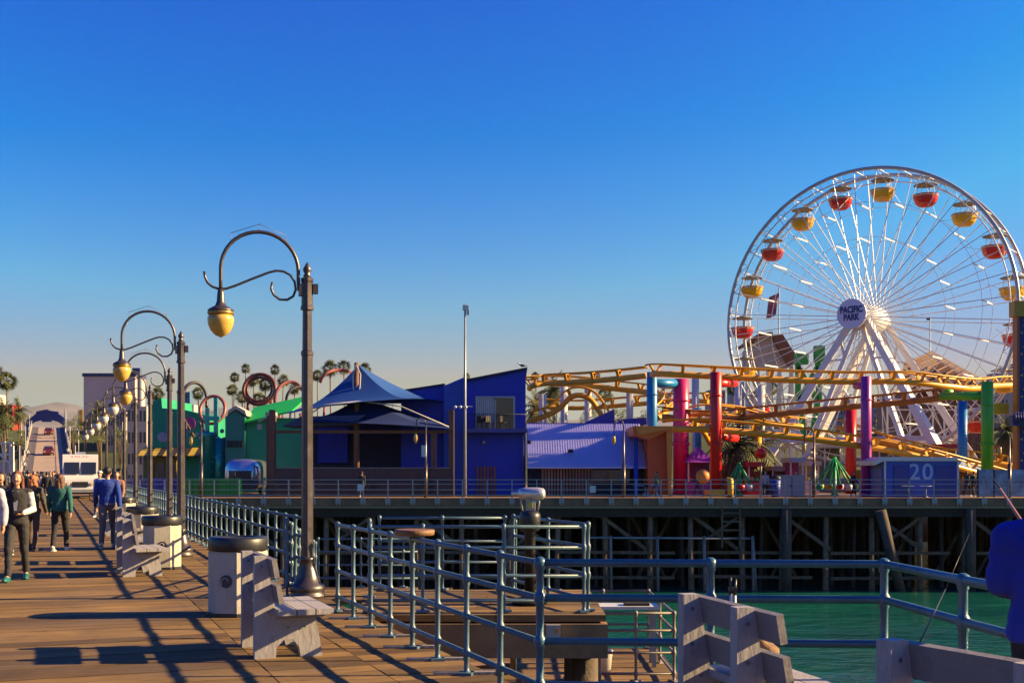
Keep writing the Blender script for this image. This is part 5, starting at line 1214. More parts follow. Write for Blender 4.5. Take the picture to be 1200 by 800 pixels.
# yellow banner
t = thing('street_banner', 'vertical yellow banner on a pole among trees right of the arch', 'banner', (X(92, 260), 260, -3)); MB().tube([(0, 0, 0), (0, 0, Z(478, 260) + 3)], .1, 6).build('pole', GALV, t); mb = MB(); mb.bb(.15, .95, -.04, .04, Z(503, 260) + 3, Z(480, 260) + 3); mb.build('cloth', M('banner_yellow', (.72, .38, .03), .6), t)

# ------------------------------------------------------------------ palms and trees
TRUNK = M('palm_trunk', (.16, .11, .075), .9, var=.3, scale=3); FROND = M('palm_frond', (.075, .085, .022), .7, var=.4, rnd=.5); DEADF = M('palm_skirt', (.22, .14, .06), .85, var=.3, rnd=.4)
def palm(label, px, py, Y, size, base_z, kind=0, seed=0, lean=0.):
    r_ = random.Random(seed * 7 + 1); q = thing('palm_tree', label, 'palm tree', (X(px, Y), Y, base_z), 0, 'palm trees beyond the pier'); H = Z(py, Y) - base_z
    MB().tube([(-lean, 0, 0), (-lean * .4, 0, H * .5), (0, 0, H)], [size * .12, size * .085, size * .075], 8).build('trunk', TRUNK, q)
    mb = MB(); n = 42 if kind == 0 else 30
    for k in range(n):
        az = k * 2.4 + r_.uniform(-.2, .2); el = R(88 - 150 * (k / n) ** .9) + r_.uniform(-.12, .12); Ln = size * 1.15 * r_.uniform(.85, 1.1) * (1 if kind == 0 else 1.35)
        d = Vector((math.cos(az) * math.cos(el), math.sin(az) * math.cos(el), math.sin(el))); p = Vector((0, 0, H)); side = Vector((-math.sin(az), math.cos(az), 0)); seg_ = 6; pts = [p.copy()]
        for s_ in range(seg_): d = (d + Vector((0, 0, -.07 if kind == 0 else -.26))).normalized(); p = p + d * Ln / seg_; pts.append(p.copy())
        if kind == 0:   # fan palm: petiole then fan of blades
            c = pts[3]; dd = (pts[4] - pts[2]).normalized(); up = side.cross(dd); mb.beam(pts[0], c, size * .02)
            rol = r_.uniform(-.9, .9); sd2 = (side * math.cos(rol) + up * math.sin(rol)); up = dd.cross(sd2)
            for b in range(11):
                an = R(-95 + 190 * b / 10); v = (dd * math.cos(an) + sd2 * math.sin(an)).normalized(); tip = c + v * Ln * .52 + Vector((0, 0, -Ln * .14 * r_.random())); wv = up.cross(v) * size * .035
                mb.add([c - wv * .3, c + v * Ln * .25 - wv, tip, c + v * Ln * .25 + wv, c + wv * .3], [(0, 1, 2, 3, 4)])
        else:
            for s_ in range(1, seg_ + 1):
                for sg_ in (-1, 1):
                    for h_ in (0, .5):
                        c = pts[s_ - 1].lerp(pts[s_], h_); l = Ln * .26 * (1.15 - abs(s_ / seg_ - .45)); tip = c + side * sg_ * l + (pts[s_] - pts[s_ - 1]) * .9 + Vector((0, 0, -l * .45)); wv = (pts[s_] - pts[s_ - 1]) * .22
                        mb.add([c - wv, tip, c + wv], [(0, 1, 2)])
            mb.tube(pts, size * .015, 4)
    mb.build('crown', FROND, q, fix=False)
    if kind == 0:
        mb = MB()
        for k in range(26): az = r_.uniform(0, 6.28); z0 = H - r_.uniform(0, .3) * size; rr3 = size * .12; l = size * r_.uniform(.35, .6); mb.add([(rr3 * math.cos(az - .5), rr3 * math.sin(az - .5), z0), (rr3 * 2.3 * math.cos(az), rr3 * 2.3 * math.sin(az), z0 - l), (rr3 * math.cos(az + .5), rr3 * math.sin(az + .5), z0)], [(0, 1, 2)])
        mb.build('dead_skirt', DEADF, q, fix=False)
pl = [(288, 432, 300, 2.0, 0, 'slender fan palm on the bluff left of the dark red loop'), (322, 433, 300, 2.1, 0, 'slender fan palm rising just right above the dark red loop'), (275, 442, 296, 1.9, 0, 'short fan palm left of the slender one, above the green hall'),
      (272, 457, 292, 2.3, 0, 'lower bushy fan palm near the left end of the green roof'), (297, 446, 298, 2.6, 0, 'fan palm seen inside the dark red loop'), (311, 450, 295, 2.8, 0, 'fan palm seen through the right of the dark red loop'), (332, 446, 294, 2.4, 0, 'fan palm between the dark red loop and the pinkish hoop'), (345, 455, 290, 2.4, 0, 'fan palm behind the pinkish hoop'),
      (232, 461, 292, 2.4, 0, 'fan palm left of the teal tower'), (184, 462, 280, 2.7, 0, 'fan palm behind the second lamp post'), (284, 465, 285, 2.6, 0, 'low fan palm at the foot of the dark red loop'), (304, 468, 288, 2.8, 0, 'low fan palm centred in the dark red loop'),
      (372, 440, 285, 2.2, 0, 'fan palm immediately right of the foremost lamp post'), (387, 432, 270, 3.0, 0, 'large fan palm left of the sail peak'), (403, 430, 272, 2.6, 0, 'large fan palm touching the sail peak'), (428, 432, 300, 2.4, 0, 'fan palm just right of the sail peak'),
      (547, 441, 280, 1.3, 0, 'palm tip above the blue restaurant roof'), (460, 458, 300, 1.2, 0, 'tiny palm tip over the right side of the blue sail'), (627, 441, 250, 1.6, 0, 'palm just right of the blue restaurant roof'), (709, 462, 240, 2.6, 0, 'dark palm between the white coaster supports'), (700, 440, 300, 1.4, 0, 'small palm tip above the rear yellow track'),
      (836, 462, 260, 2.2, 0, 'palm left of the red column top'), (860, 455, 255, 2.4, 0, 'palm at the left rim of the wheel'), (888, 464, 250, 2.8, 0, 'palm seen through the lower left of the wheel'), (905, 455, 260, 2.4, 0, 'palm beneath the brown chute'),
      (8, 446, 240, 3.0, 0, 'tall fan palm at the left edge of the picture'), (-4, 437, 235, 2.4, 0, 'fan palm cut by the left edge of the picture'), (22, 482, 230, 2.2, 1, 'feathery palm in front of the red building'), (4, 484, 225, 2.4, 1, 'feathery palm at the left edge below the tall fan palm'), (116, 482, 240, 2.4, 1, 'feathery palm in front of the pale pink building'), (630, 478, 240, 4.0, 1, 'leafy golden palm just right of the blue restaurant'), (648, 458, 250, 3.4, 1, 'broad palm behind the rear yellow track, left end')]
for i, (px, py, Y, s_, kd, lab) in enumerate(pl):
    palm(lab, px, py, Y, s_ * (.68 if kd == 0 else .85), 11.5 if Y >= 284 else -3.2, kd, i, r_l := (random.Random(i).uniform(-.6, .6)))
palm('broad dark palm in the park in front of the wheel\'s left leg', 866, 521, 88, 2.0, 0, 1, 77)
palm('second broad palm in the park, right of the broad dark one', 884, 526, 91, 1.8, 0, 1, 79)
palm('palm in the park right of the green column', 1180, 505, 92, 1.3, 0, 1, 78)
palm('palm behind the wheel\'s right leg', 1100, 498, 150, 2.6, -4, 0, 80)
LEAF = M('tree_leaves', (.075, .10, .022), .75, var=.35, rnd=.6); BARK = M('bark', (.12, .085, .06), .9, var=.3)
def tree(label, px, top, bot, Y, halfw, seed=0, base_z=-3.2, leaf=None, n=1500, group='leafy trees near the shore'):
    r_ = random.Random(seed + 40); q = thing('leafy_tree', label, 'tree', (X(px, Y), Y, base_z), 0, group); zt = Z(top, Y) - base_z; zb_ = Z(bot, Y) - base_z; w_ = halfw / F * Y
    clumps = [Vector((r_.uniform(-1, 1) * w_ * .75, r_.uniform(-1, 1) * w_ * .7, zb_ + (zt - zb_) * r_.uniform(.15, .9))) for _ in range(14)]
    mb = MB(); mb.tube([(0, 0, 0), (.1, 0, zb_ * .6), (0, 0, zb_ + (zt - zb_) * .5)], [w_ * .10, w_ * .075, w_ * .03], 8)
    for c in clumps[:8]: mb.tube([(0, 0, zb_ * .55), (c.x * .5, c.y * .5, (zb_ + c.z) * .5), c], [w_ * .045, w_ * .03, w_ * .01], 5)
    mb.build('trunk', BARK, q)
    mb = MB()
    for k in range(n):
        c = r_.choice(clumps); rad = w_ * .38; d = Vector((r_.gauss(0, 1), r_.gauss(0, 1), r_.gauss(0, .8))); d = d.normalized() * rad * r_.random() ** .4; p = c + d; s_ = w_ * r_.uniform(.04, .085)
        a = Vector((r_.gauss(0, 1), r_.gauss(0, 1), r_.gauss(0, 1))).normalized(); b = a.orthogonal().normalized(); mb.add([p - a * s_, p + b * s_ * .6, p + a * s_, p - b * s_ * .6], [(0, 1, 2, 3)])
    mb.build('crown', leaf or LEAF, q, fix=False)
GOLDL = M('golden_leaves', (.20, .15, .03), .75, var=.35, rnd=.5)
tl = [(6, 488, 530, 225, 18, 'dense green tree at the left edge, beneath the palms', None), (22, 496, 528, 218, 9, 'rounded green tree right against the left ramp parapet', None), (86, 481, 520, 250, 11, 'dark tree between the arch and the pale pink building', None), (100, 490, 518, 240, 9, 'smaller tree below the pale pink building', None),
      (118, 494, 520, 235, 12, 'tree below the pale pink building, behind the lamp globes', None), (141, 498, 525, 240, 11, 'tree in front of the low pale building', None), (632, 462, 500, 235, 10, 'golden sunlit tree just right of the blue restaurant', GOLDL), (652, 470, 500, 240, 9, 'golden-green tree behind the small yellow hump', GOLDL), (725, 478, 505, 240, 14, 'tree behind the purple fin, between white supports', None),
      (760, 478, 510, 250, 14, 'tree behind the blue column', None), (850, 470, 510, 260, 14, 'tree behind the red column arm', None), (905, 478, 520, 250, 20, 'broad tree seen through the lower left of the wheel', None), (1040, 485, 520, 230, 22, 'broad tree behind the purple column', None), (1140, 480, 525, 220, 18, 'tree behind the green arm of the coaster', None), (1190, 500, 540, 180, 14, 'tree at the right edge beneath the tower', GOLDL), (690, 475, 505, 245, 12, 'tree behind the lavender roof and white supports', None), (970, 490, 525, 215, 14, 'small tree under the wheel hub', None), (1075, 490, 530, 200, 14, 'tree behind the number 20 booth', GOLDL)]
for i, (px, a, b, Y, hw, lab, lf) in enumerate(tl): tree(lab, px, a, b, Y, hw, i, leaf=lf, n=900)

# ------------------------------------------------------------------ delivery truck
TW = M('truck_white', (.74, .70, .66), .35, var=.04, dirt=.15, dirtcol=(.45, .4, .36))
t = thing('delivery_truck', 'white step-van delivery truck facing the camera at the end of the lamp row', 'truck', (X(94, 75), 75, 0), TH * .9); t.scale = (.94, .94, .94)
mb = MB(); mb.prism([(.0, .55), (7.0, .55), (7.0, 2.95), (.9, 2.95), (.75, 2.9), (.35, 1.55), (.0, 1.4)], lambda a, b, q: (-1.12 + 2.24 * q, a, b)); mb.build('body', TW, t)
mb = MB(); mb.prism([(-.65, .6), (.02, .6), (.02, 1.42), (-.55, 1.25)], lambda a, b, q: (-.95 + 1.9 * q, a, b)); mb.build('hood', TW, t)
for s_ in (-1, 1):
    mb = MB(); mb.add([(s_ * .06, .26, 1.62), (s_ * 1.0, .26, 1.62), (s_ * 1.0, .55, 2.42), (s_ * .06, .55, 2.42)], [(0,1,2,3)]); o = mb.build('windscreen_pane', GLASS, t, fix=False); o.location = (0, .04, 0)
    hl = MB().lathe([(.1, -.02), (.12, .03)], c=(s_ * .74, -.66, .98), n=14, axis='Y').build('headlight', M('lamp_glass', (.75, .6, .35), .15), t)
    MB().bb(s_ * 1.16 - .03, s_ * 1.16 + .12 * s_, .5, .6, 1.5, 2.0).build('mirror', BLACK, t)
    for yy in (1.0, 5.4): wv = MB().lathe([(.36, -.14), (.42, -.08), (.42, .08), (.36, .14)], c=(s_ * .95, yy, .42), n=18, axis='X').build('wheel', BLACK, t); MB().lathe([(.2, -.15), (.2, .15)], c=(s_ * .96, yy, .42), n=12, axis='X').build('rim', GALV, wv)
MB().bb(-.5, .5, -.68, -.64, .78, 1.12).build('grille', BLACK, t)
MB().bb(-1.08, 1.08, -.85, -.68, .42, .62).build('bumper', GALV, t)
MB().bb(-.95, .95, -.62, .3, .3, .56).build('underbody', BLACK, t)
MB().bb(-.3, .3, 1.5, 2.4, 2.96, 3.12).build('roof_vent', M('vent_blue', (.3, .35, .45), .6), t)
sc_ = MB(); r_ = random.Random(9); pts = [(-.55 + i * .05, .60, 2.72 + .07 * math.sin(i * 2.1) + .02 * math.sin(i)) for i in range(23)]; sc_.tube(pts, .02, 4)
for i in (0, 5, 9, 15, 19): sc_.beam((-.55 + i * .05, .60, 2.63), (-.52 + i * .05, .60, 2.84), .04, .02)
o = sc_.build('red_script', M('script_red', (.6, .02, .02), .5), t); o.location = (0, .12, 0)

# ------------------------------------------------------------------ people
SKIN = M('skin', (.48, .26, .17), .5, var=.06, scale=12); 
def remeshed(mb, vox, name, mat, parent, smooth=2):
    o = mb.build(name, mat, parent); m = o.modifiers.new('r', 'REMESH'); m.mode = 'VOXEL'; m.voxel_size = vox; m.use_smooth_shade = True
    s_ = o.modifiers.new('s', 'SMOOTH'); s_.iterations = smooth; s_.factor = .5
    bpy.context.view_layer.update()
    ev = o.evaluated_get(bpy.context.evaluated_depsgraph_get()); me = bpy.data.meshes.new_from_object(ev)
    o.modifiers.clear(); old = o.data; o.data = me; bpy.data.meshes.remove(old)
    if not me.materials: me.materials.append(mat)
    for p in me.polygons: p.use_smooth = True
    return o
def cap(mb, a, b, ra_, rb_, n=3):
    a = Vector(a); b = Vector(b); mb.sphere(a, ra_, 2); mb.sphere(b, rb_, 2); mb.tube([a, b], [ra_, rb_], 14)
def person(label, loc, rz, top, legs, hair, height=1.7, pose='walk', ph=1, shoes=(.6, .6, .6), detail=True, vest=None, hairlen=.28, top_len=.0, bare=False, w=1.0, arms=None, graphic=False, extra=None, headpose=(0, 0), cat='person', skirt=False, hood=False, name='person', group=None, cap_col=None, vneck=False):
    """local +Y is forward. ph = +1/-1 which leg leads"""
    q = thing(name, label, cat, loc, rz, group); vox = .0085 if detail else .022; k = 1.0
    hipz, kneez = .93, .50; st = .17 if pose == 'walk' else .03
    L = {}
    for s_ in (-1, 1):
        f_ = s_ * ph
        L[s_] = dict(hip=(s_ * .09, 0, hipz), knee=(s_ * .095, st * .75 * f_ + (.05 if f_ < 0 else .07), kneez + (.0 if f_ > 0 else -.01)), ank=(s_ * .095, st * 1.35 * f_ - (.0 if f_ > 0 else .02), .085 if f_ > 0 else .12), f=f_)
        L[s_]['toe'] = (s_ * .115, L[s_]['ank'][1] + .15, .035 if f_ > 0 else .04)
        sh = (s_ * .175 * w, -.01, 1.405); a_ = -f_ * (.13 if pose == 'walk' else .02)
        el = (s_ * .235 * w, a_ * .6 - .02, 1.12); wr = (s_ * .25 * w, a_ * 1.5 + .06, .89)
        if arms and s_ in arms: el, wr = arms[s_]
        L[s_].update(sh=sh, el=el, wr=wr)
    # body (skin): head, neck, torso, limbs, hands with fingers, one continuous surface
    mb = MB(); hx, hy = headpose
    cap(mb, (0, -.005, 1.38), (0, .01, 1.50), .06, .05)
    mb.sphere((hx, .02 + hy, 1.63), (.073, .09, .105), 3); mb.sphere((hx, .052 + hy, 1.565), (.052, .052, .048), 2)
    fy = .02 + hy
    mb.beam((hx, fy + .082, 1.645), (hx, fy + .102, 1.603), .016, .018, w2=.026, h2=.022); mb.sphere((hx - .036, fy + .066, 1.598), .022, 1); mb.sphere((hx + .036, fy + .066, 1.598), .022, 1)
    mb.sphere((hx, fy + .068, 1.538), (.022, .018, .018), 1)
    for s_ in (-1, 1): mb.sphere((hx + s_ * .076, .012 + hy, 1.615), (.012, .022, .032), 1)
    mb.sphere((0, 0, 1.28), (.14 * w, .085, .16), 2); mb.sphere((0, .0, 1.08), (.12 * w, .08, .16), 2); mb.sphere((0, -.01, .95), (.14 * w, .09, .12), 2)
    for s_ in (-1, 1):
        J = L[s_]; cap(mb, J['sh'], J['el'], .044, .036); cap(mb, J['el'], J['wr'], .037, .025)
        d = (Vector(J['wr']) - Vector(J['el'])).normalized(); pc = Vector(J['wr']) + d * .055; sd_ = Vector((0, 1, 0)); sd_ = (sd_ - d * sd_.dot(d)).normalized(); nn = d.cross(sd_)
        mb.beam(Vector(J['wr']), pc + d * .03, .045, .028, w2=.072, h2=.026, up=nn)
        for i, (o_, ln) in enumerate(((-.03, .062), (-.011, .072), (.01, .068), (.029, .052))):
            b0_ = pc + d * .025 + sd_ * o_; b1 = b0_ + d * ln * .5 - nn * s_ * .006; b2 = b1 + d * ln * .42 - nn * s_ * .022
            mb.tube([b0_, b1, b2], [.0092, .0088, .0075], 8)
        tb = pc - d * .03 + sd_ * .032; mb.tube([tb, tb + sd_ * .022 + d * .03, tb + sd_ * .026 + d * .06], [.012, .011, .009], 8)
        cap(mb, J['hip'], J['knee'], .078, .052); cap(mb, J['knee'], J['ank'], .052, .034); cap(mb, J['ank'], J['toe'], .036, .026)
    remeshed(mb, vox, 'body', SKIN, q, 1)
    ek = M('eye_dark', (.03, .02, .015), .2)
    if detail:
        for s_ in (-1, 1): MB().sphere((hx + s_ * .029, fy + .079, 1.637), (.011, .007, .007), 1).build('eye', ek, q)
        MB().sphere((hx, fy + .082, 1.566), (.020, .007, .006), 1).build('lips', M('lips', (.35, .09, .08), .4), q)
    # clothing
    TM = M('cloth_%.2f_%.2f_%.2f' % top, top, .85, var=.18, scale=5, bump=.35, bscale=9)
    sleeve = TM if vest is None else M('cloth_%.2f_%.2f_%.2f' % vest, vest, .85, var=.12, scale=5, bump=.35, bscale=9)
    mb = MB(); zb_ = .90 - top_len
    mb.lathe([(.160 * w, zb_), (.170 * w, zb_ + .03), (.163 * w, 1.02), (.155 * w, 1.12), (.168 * w, 1.23), (.185 * w, 1.33), (.18 * w, 1.39), (.13 * w, 1.44), (.085, 1.475)], n=28)
    for v in mb.v: v.y *= .70 + .25 * max(0, (v.z - 1.40) / .08)
    if hood: mb.sphere((0, -.075, 1.43), (.12, .07, .09), 3); mb.sphere((0, -.03, 1.47), (.10, .09, .045), 3)
    for s_ in (-1, 1):
        J = L[s_]; cap(mb, (s_ * .08, -.01, 1.42), J['sh'], .07, .068)
        if not bare: 
            (mb if vest is None else mb); 
    sl = mb if vest is None else MB()
    for s_ in (-1, 1):
        J = L[s_]; w2_ = Vector(J['el']).lerp(Vector(J['wr']), .93); cap(sl, J['sh'], J['el'], .068, .056); cap(sl, J['el'], w2_, .057, .046)
    rr4 = random.Random(hash(label) % 1000)
    o = remeshed(mb, vox * 1.2, 'top', TM, q, 2)
    def wrinkle(o, amp, sc1):
        cn = [(v.co.copy(), v.normal.copy()) for v in o.data.vertices]; out_ = []
        for c_, nn_ in cn:
            n_ = mnoise.noise(Vector((c_.x * 4 + 3, c_.y * 4, c_.z * sc1))) + .5 * mnoise.noise(c_ * 18); out_ += list(c_ + nn_ * n_ * amp)
        o.data.vertices.foreach_set('co', out_); o.data.update()
    if detail: wrinkle(o, .009 if not hood else .016, 11 if not hood else 7)
    if vest is not None: o2 = remeshed(sl, vox * 1.2, 'sleeves', sleeve, q, 2); wrinkle(o2, .01, 14)
    if vneck: MB().add([(-.05, .105, 1.44), (.05, .105, 1.44), (.022, .135, 1.12), (-.022, .135, 1.12)], [(0,1,2,3)]).build('shirt_front', M('shirt_grey', (.35, .35, .45), .8), q, fix=False)
    LM = M('cloth_%.2f_%.2f_%.2f' % legs, legs, .85, var=.2, scale=5, bump=.3, bscale=9)
    mb = MB(); mb.sphere((0, -.012, .945), (.162 * w, .112, .105), 3); fat = 1.0 if not skirt else 1.25
    for s_ in (-1, 1):
        J = L[s_]; 
        if skirt: cap(mb, J['hip'], Vector(J['hip']).lerp(Vector(J['knee']), .75), .10, .09)
        else: cap(mb, J['hip'], J['knee'], .097 * fat, .07 * fat); cap(mb, J['knee'], Vector(J['knee']).lerp(Vector(J['ank']), .93), .068 * fat, .052 * fat)
    o = remeshed(mb, vox * 1.2, 'shorts' if skirt else 'trousers', LM, q, 2)
    if detail: wrinkle(o, .010, 9)
    SM_ = M('shoe_%.2f_%.2f_%.2f' % shoes, shoes, .5)
    for s_ in (-1, 1):
        J = L[s_]; a_ = Vector(J['ank']); mb = MB(); mb.sphere((a_.x, a_.y - .01, a_.z - .02), (.045, .06, .05), 2); mb.sphere((J['toe'][0], J['toe'][1] - .01, .038), (.046, .075, .034), 2); mb.tube([(a_.x, a_.y, a_.z - .03), (J['toe'][0], J['toe'][1], .04)], [.045, .04], 12)
        mb.bb(a_.x - .04, a_.x + .045, a_.y - .06, J['toe'][1] + .05, .002, .026); remeshed(mb, vox, 'shoe', SM_, q, 1)
    HM_ = M('hair_%.2f_%.2f_%.2f' % hair, hair, .5, var=.45, scale=14, stretch=(6, 6, 1), bump=.5, bscale=40)
    mb = MB(); mb.sphere((hx, hy - .004, 1.655), (.088, .098, .098), 3); 
    if hairlen > .1:
        mb.sphere((hx, hy - .05, 1.60), (.092, .062, .11), 3); e_ = 1.66 - hairlen - .08
        for s_ in (-1, 0, 1): cap(mb, (hx + s_ * .045, hy - .055, 1.62), (hx + s_ * .075, hy - .095 if s_ == 0 else hy - .07, e_ + .02 * abs(s_)), .058, .035)
        if detail:
            for s_ in (-1, 1): cap(mb, (hx + s_ * .075, hy + .02, 1.66), (hx + s_ * .10, hy + .0, e_ + .08), .026, .03)
    for v in mb.v:
        if v.y > hy + .055 and v.z < 1.70: v.y = hy + .03
    o = remeshed(mb, vox * 1.1, 'hair', HM_, q, 1)
    if detail: wrinkle(o, .012, 6)
    if cap_col: MB().lathe([(.105, 1.68), (.10, 1.72), (.06, 1.765), (.01, 1.775)], c=(hx, hy, 0), n=16).build('cap', M('cap_cloth', cap_col, .8), q)
    s0 = height / 1.745; q.scale = (s0,) * 3
    if extra: extra(q)
    return q
def bag_strap(q): pass
PA = (X(20, 18.6), 18.6, 0)
def phone(q):
    pass
person('woman in black vest with white sleeves and teal shoes, walking towards the camera', PA, PI + R(12), (.022, .02, .026), (.03, .028, .032), (.16, .045, .02), 1.70, ph=1, shoes=(.01, .13, .12), vest=(.62, .60, .62), hairlen=.30, arms={-1: ((-.235, -.03, 1.14), (-.12, .20, 1.08))}, vneck=True)
person('ginger-haired person in dark jacket walking away behind the woman in black vest', (X(38, 25.6), 25.6, 0), R(10), (.07, .062, .055), (.10, .06, .045), (.38, .12, .03), 1.62, ph=-1, shoes=(.05, .03, .03), hairlen=.26, top_len=.1)
person('woman in a teal sweatshirt and black trousers, walking away along the pier', (X(70, 25.5), 25.5, 0), R(8), (.012, .115, .105), (.018, .017, .02), (.14, .05, .025), 1.64, ph=1, shoes=(.62, .58, .58), hairlen=.24, top_len=.0, w=1.08)
person('man in a royal blue long-sleeved top and grey-brown trousers, walking away by the benches', (X(126, 26.4), 26.4, 0), R(12), (.012, .045, .30), (.19, .155, .15), (.025, .015, .012), 1.80, ph=1, shoes=(.62, .58, .55), hairlen=.0, w=1.06)
person('person in a pale lavender jacket cut off by the left edge of the picture', (X(-16, 17.8), 17.8, 0), PI + R(10), (.46, .44, .55), (.07, .08, .25), (.02, .015, .015), 1.72, ph=-1, w=1.1, arms={-1: ((-.27, .02, 1.15), (-.28, .12, .92))})
person('dark-haired person in black right at the left edge, behind the pale lavender jacket', (X(2, 24.0), 24.0, 0), PI, (.02, .015, .02), (.02, .02, .03), (.02, .012, .012), 1.68, ph=1, hairlen=.22)
# angler at the right edge
AN = Vector((2.545, 5.62, 0))
def back_print(q):
    GW = M('print_white', (.45, .50, .62), .8, var=.3, scale=30)
    mb = MB(); r_ = random.Random(4)
    # a ring-shaped faded print between the shoulder blades
    for i in range(34):
        a = i * .185; rx = .115 + r_.uniform(-.012, .012)
        p = Vector((rx * math.cos(a), -.152, 1.22 + .13 * math.sin(a) + r_.uniform(-.008, .008))); mb.sphere(p, (.016, .006, .009), 1)
    for i in range(26): mb.sphere((r_.uniform(-.08, .08), -.152, 1.22 + r_.uniform(-.07, .07)), (r_.uniform(.008, .02), .005, r_.uniform(.004, .012)), 1)
    for i in range(7): mb.sphere((-.05 + i * .017, -.150, 1.345), (.007, .006, .012), 1); mb.sphere((-.04 + i * .014, -.145, 1.09), (.006, .006, .009), 1)
    mb.build('back_print', GW, q)
person('angler in royal blue hooded top and black shorts at the right edge', AN, R(-8), (.008, .022, .33), (.008, .008, .012), (.03, .02, .015), 1.74, pose='stand', ph=1, shoes=(.05, .05, .05), hairlen=.0, w=1.22, hood=True, skirt=True, top_len=-.0,
       arms={-1: ((-.235, .03, 1.16), (-.10, .26, 1.13)), 1: ((.26, .05, 1.16), (.12, .27, 1.12))}, extra=back_print)
# fishing rods
def rod(label, a, b, c, r0=.012, matn='rod_brown', rgb=(.42, .15, .05)):
    t = thing('fishing_rod', label, 'fishing rod', tuple(a)); mt = M(matn, rgb, .35)
    MB().tube([a, Vector(a).lerp(Vector(b), .5), b], [r0, r0 * .7, r0 * .45], 8).build('blank', mt, t, world=True)
    MB().tube([b, c], [r0 * .42, r0 * .14], 6).build('tip', M('rod_dark', (.03, .025, .02), .4), t, world=True)
    d = (Vector(a) - Vector(b)).normalized(); MB().tube([Vector(a) - d * .02, Vector(a) + d * .28], r0 * 1.5, 10).build('handle', BLACK, t, world=True)
    MB().lathe([(.03, -.02), (.035, 0), (.03, .02)], c=Vector(a) - d * .05 + Vector((0, 0, -.05)), n=12, axis='X').build('reel', STEEL, t, world=True)
rod('orange-brown fishing rod held up by the angler in blue', P(1216, 640, 5.62), P(1172, 572, 6.3), P(1155, 548, 6.7))
rod('thin dark fishing rod leaning against the railing corner beside the lower right bench', P(1072, 765, 6.3), P(1108, 690, 6.9), P(1136, 625, 7.3), .006, 'rod_dark2', (.05, .04, .04))
t = thing('rod_rest', 'pair of rod butts in a black clamp standing behind the bench with the bag', 'rod holder', tuple(P(858, 760, 8.1)))
mb = MB(); mb.tube([P(857, 765, 8.1), P(857, 695, 8.1)], .012, 8); mb.tube([P(861, 765, 8.1), P(861, 697, 8.1)], .012, 8); mb.build('butt', WHITEP, t, world=True)
mb = MB(); mb.tube([P(856, 697, 8.1), P(856, 676, 8.1)], .010, 8); mb.tube([P(861, 699, 8.1), P(862, 678, 8.1)], .010, 8); mb.bb(X(854, 8.1), X(864, 8.1), 8.08, 8.12, Z(692, 8.1), Z(688, 8.1)); mb.build('clamp', BLACK, t, world=True)
# brown bag on the bench seat
BAG = M('paper_bag', (.20, .11, .05), .85, var=.4, scale=9, bump=.8, bscale=20); BAGW = M('bag_white', (.55, .52, .5), .6, var=.3, scale=12, bump=.8)
bq = UV(0, 0); fr = R(15)
def onb(dx, dy, z): v = Vector((dx, dy, 0)); v.rotate(Matrix.Rotation(fr, 3, 'Z')); return Vector((1.16, 7.15, z)) + v
t = thing('paper_bag', 'crumpled brown bag with white wrapping lying on the seat of the bench seen from behind', 'bag', tuple(onb(.34, .05, .462)), fr)
mb = MB(); mb.sphere((0, 0, .13), (.11, .2, .13), 3)
for v in mb.v: n_ = mnoise.noise(v * 9) * .05; v.x += n_; v.z = max(0, v.z + n_); v.y += mnoise.noise(v * 7 + Vector((5, 0, 0))) * .05
mb.build('sack', BAG, t)
mb = MB(); mb.sphere((0, -.27, .08), (.08, .09, .08), 3)
for v in mb.v: n_ = mnoise.noise(v * 14) * .05; v.x += n_; v.z = max(0, v.z + n_)
mb.build('wrapping', BAGW, t)
# far walkers
cr = [(117, 44, PI, (.45, .48, .62), (.10, .12, .2), 'person in pale blue shirt and white cap beside the man in blue', (.6, .58, .55)), (137, 38, PI, (.30, .14, .10), (.05, .05, .06), 'person with a reddish face half hidden behind the man in the blue top', None)]
for px, Y, rz, tp_, lg, lab, cc in cr: person(lab, (X(px, Y), Y, 0), rz, tp_, lg, (.05, .03, .02), 1.7, hairlen=0, detail=False, cap_col=cc)
protos = []
specs = [((.02, .02, .025), (.02, .02, .025), 'tiny person in black among the crowd left of the truck'), ((.5, .48, .46), (.03, .03, .05), 'tiny person in a white top among the crowd left of the truck'), ((.04, .10, .22), (.04, .04, .06), 'tiny person in a blue top among the crowd left of the truck'), ((.5, .14, .03), (.05, .05, .05), 'tiny person in an orange top among the crowd left of the truck'), ((.03, .2, .1), (.02, .02, .02), 'tiny person in a green top among the crowd left of the truck')]
cw = random.Random(21)
n_each = [0] * 5
plc = [(55, 60, 0), (59, 64, 0), (51, 66, 1), (62, 62, 0), (66, 70, 0), (48, 78, 2), (44, 88, 0), (40, 70, 3), (36, 84, 0), (31, 95, 1), (58, 85, 1), (64, 92, 0), (27, 76, 0), (22, 90, 2), (34, 62, 4), (52, 110, 0), (45, 120, 1), (60, 125, 2), (39, 130, 0), (68, 118, 1), (30, 140, 0), (54, 150, 0), (47, 160, 3), (36, 175, 1), (28, 160, 2), (17, 72, 0), (12, 85, 1), (140, 70, 0), (33, 52, 0)]
pr5 = {}
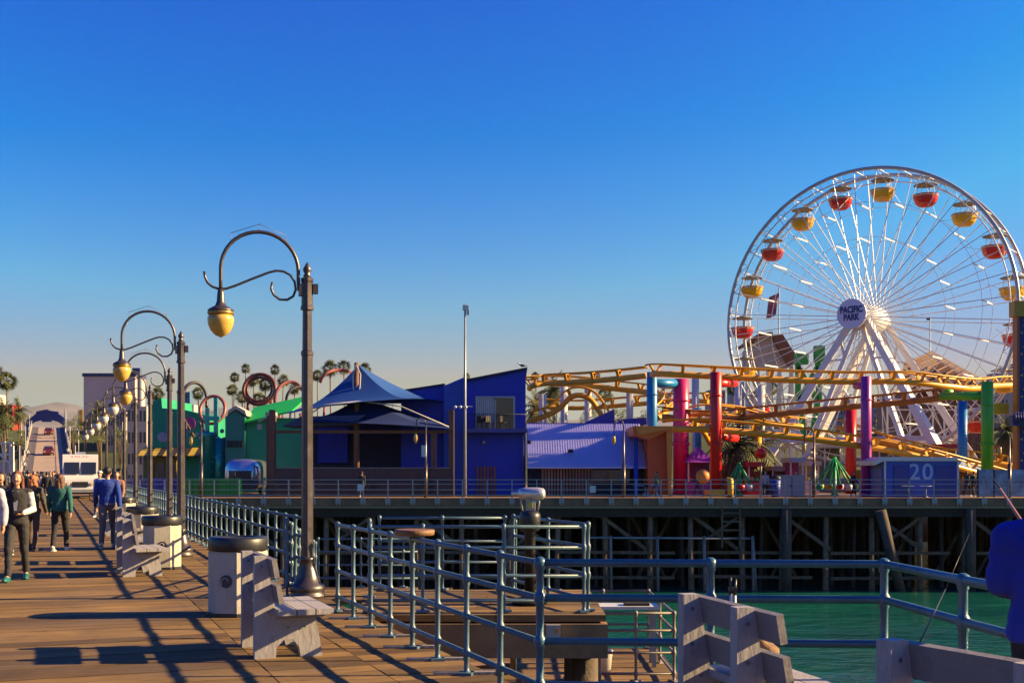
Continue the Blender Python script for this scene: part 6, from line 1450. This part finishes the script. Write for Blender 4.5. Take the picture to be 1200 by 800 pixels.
for px, Y, k in plc:
    tp_, lg, lab = specs[k]; loc = (X(px, Y), Y, 0); rz = cw.choice([0, PI]) + TH + cw.uniform(-.3, .3)
    if k not in pr5: pr5[k] = person(lab, loc, rz, tp_, lg, (.03, .02, .015), 1.7, hairlen=.2 * (k % 2), detail=False, group='tiny crowd of walkers around the truck, ' + ('black', 'white', 'blue', 'orange', 'green')[k])
    else:
        o = copy_tree(pr5[k]); o.location = loc; o.rotation_euler = (0, 0, rz); s_ = cw.uniform(.92, 1.04); o.scale = (s_ * .975,) * 3
# people on the ramp
for f_, off in ((.12, -3.7), (.3, -3.6), (.33, 3.2)):
    o = copy_tree(pr5[1]); o.location = ramp_pt(off, f_, .13); o['label'] = ('tiny figure in white on the left walkway of the ramp, lower down', 'tiny figure in white on the left walkway of the ramp, beside the lower car', 'tiny figure in white on the right walkway of the ramp')[[.12, .3, .33].index(f_)]; o['group'] = 'walkers on the ramp'
# park visitors behind the far railing
for i, (px, k, lab) in enumerate(((424, 0, 'dark figure on the shaded terrace'), (818, 2, 'figure in blue in front of the purple stall'), (933, 1, 'figure in white right of the grey cabinet'), (1000, 0, 'dark figure left of the purple column'), (1133, 0, 'dark figure right of the number 20 booth'), (1141, 0, 'second dark figure right of the number 20 booth'), (769, 4, 'figure in green near the orange kiosk'), (897, 1, 'pale figure beneath the red lantern'))):
    o = copy_tree(pr5[k]); o.location = (X(px, 80.2), 80.2, 0); o.rotation_euler = (0, 0, i * 1.3); o['label'] = lab + ', behind the far railing'; o['group'] = 'visitors in the park'

# ------------------------------------------------------------------ haze
hm = bpy.data.materials.new('haze'); hm.use_nodes = True; N = hm.node_tree.nodes; N.remove(N['Principled BSDF']); pv = N.new('ShaderNodeVolumePrincipled')
pv.inputs['Color'].default_value = (.86, .88, .95, 1); pv.inputs['Density'].default_value = 1.4e-5; pv.inputs['Anisotropy'].default_value = .2
hm.node_tree.links.new(pv.outputs[0], N['Material Output'].inputs['Volume'])
mb = MB(); mb.bb(-9500, 9500, -3200, 13000, -12, 600); o = mb.build('haze', hm); o['kind'] = 'stuff'
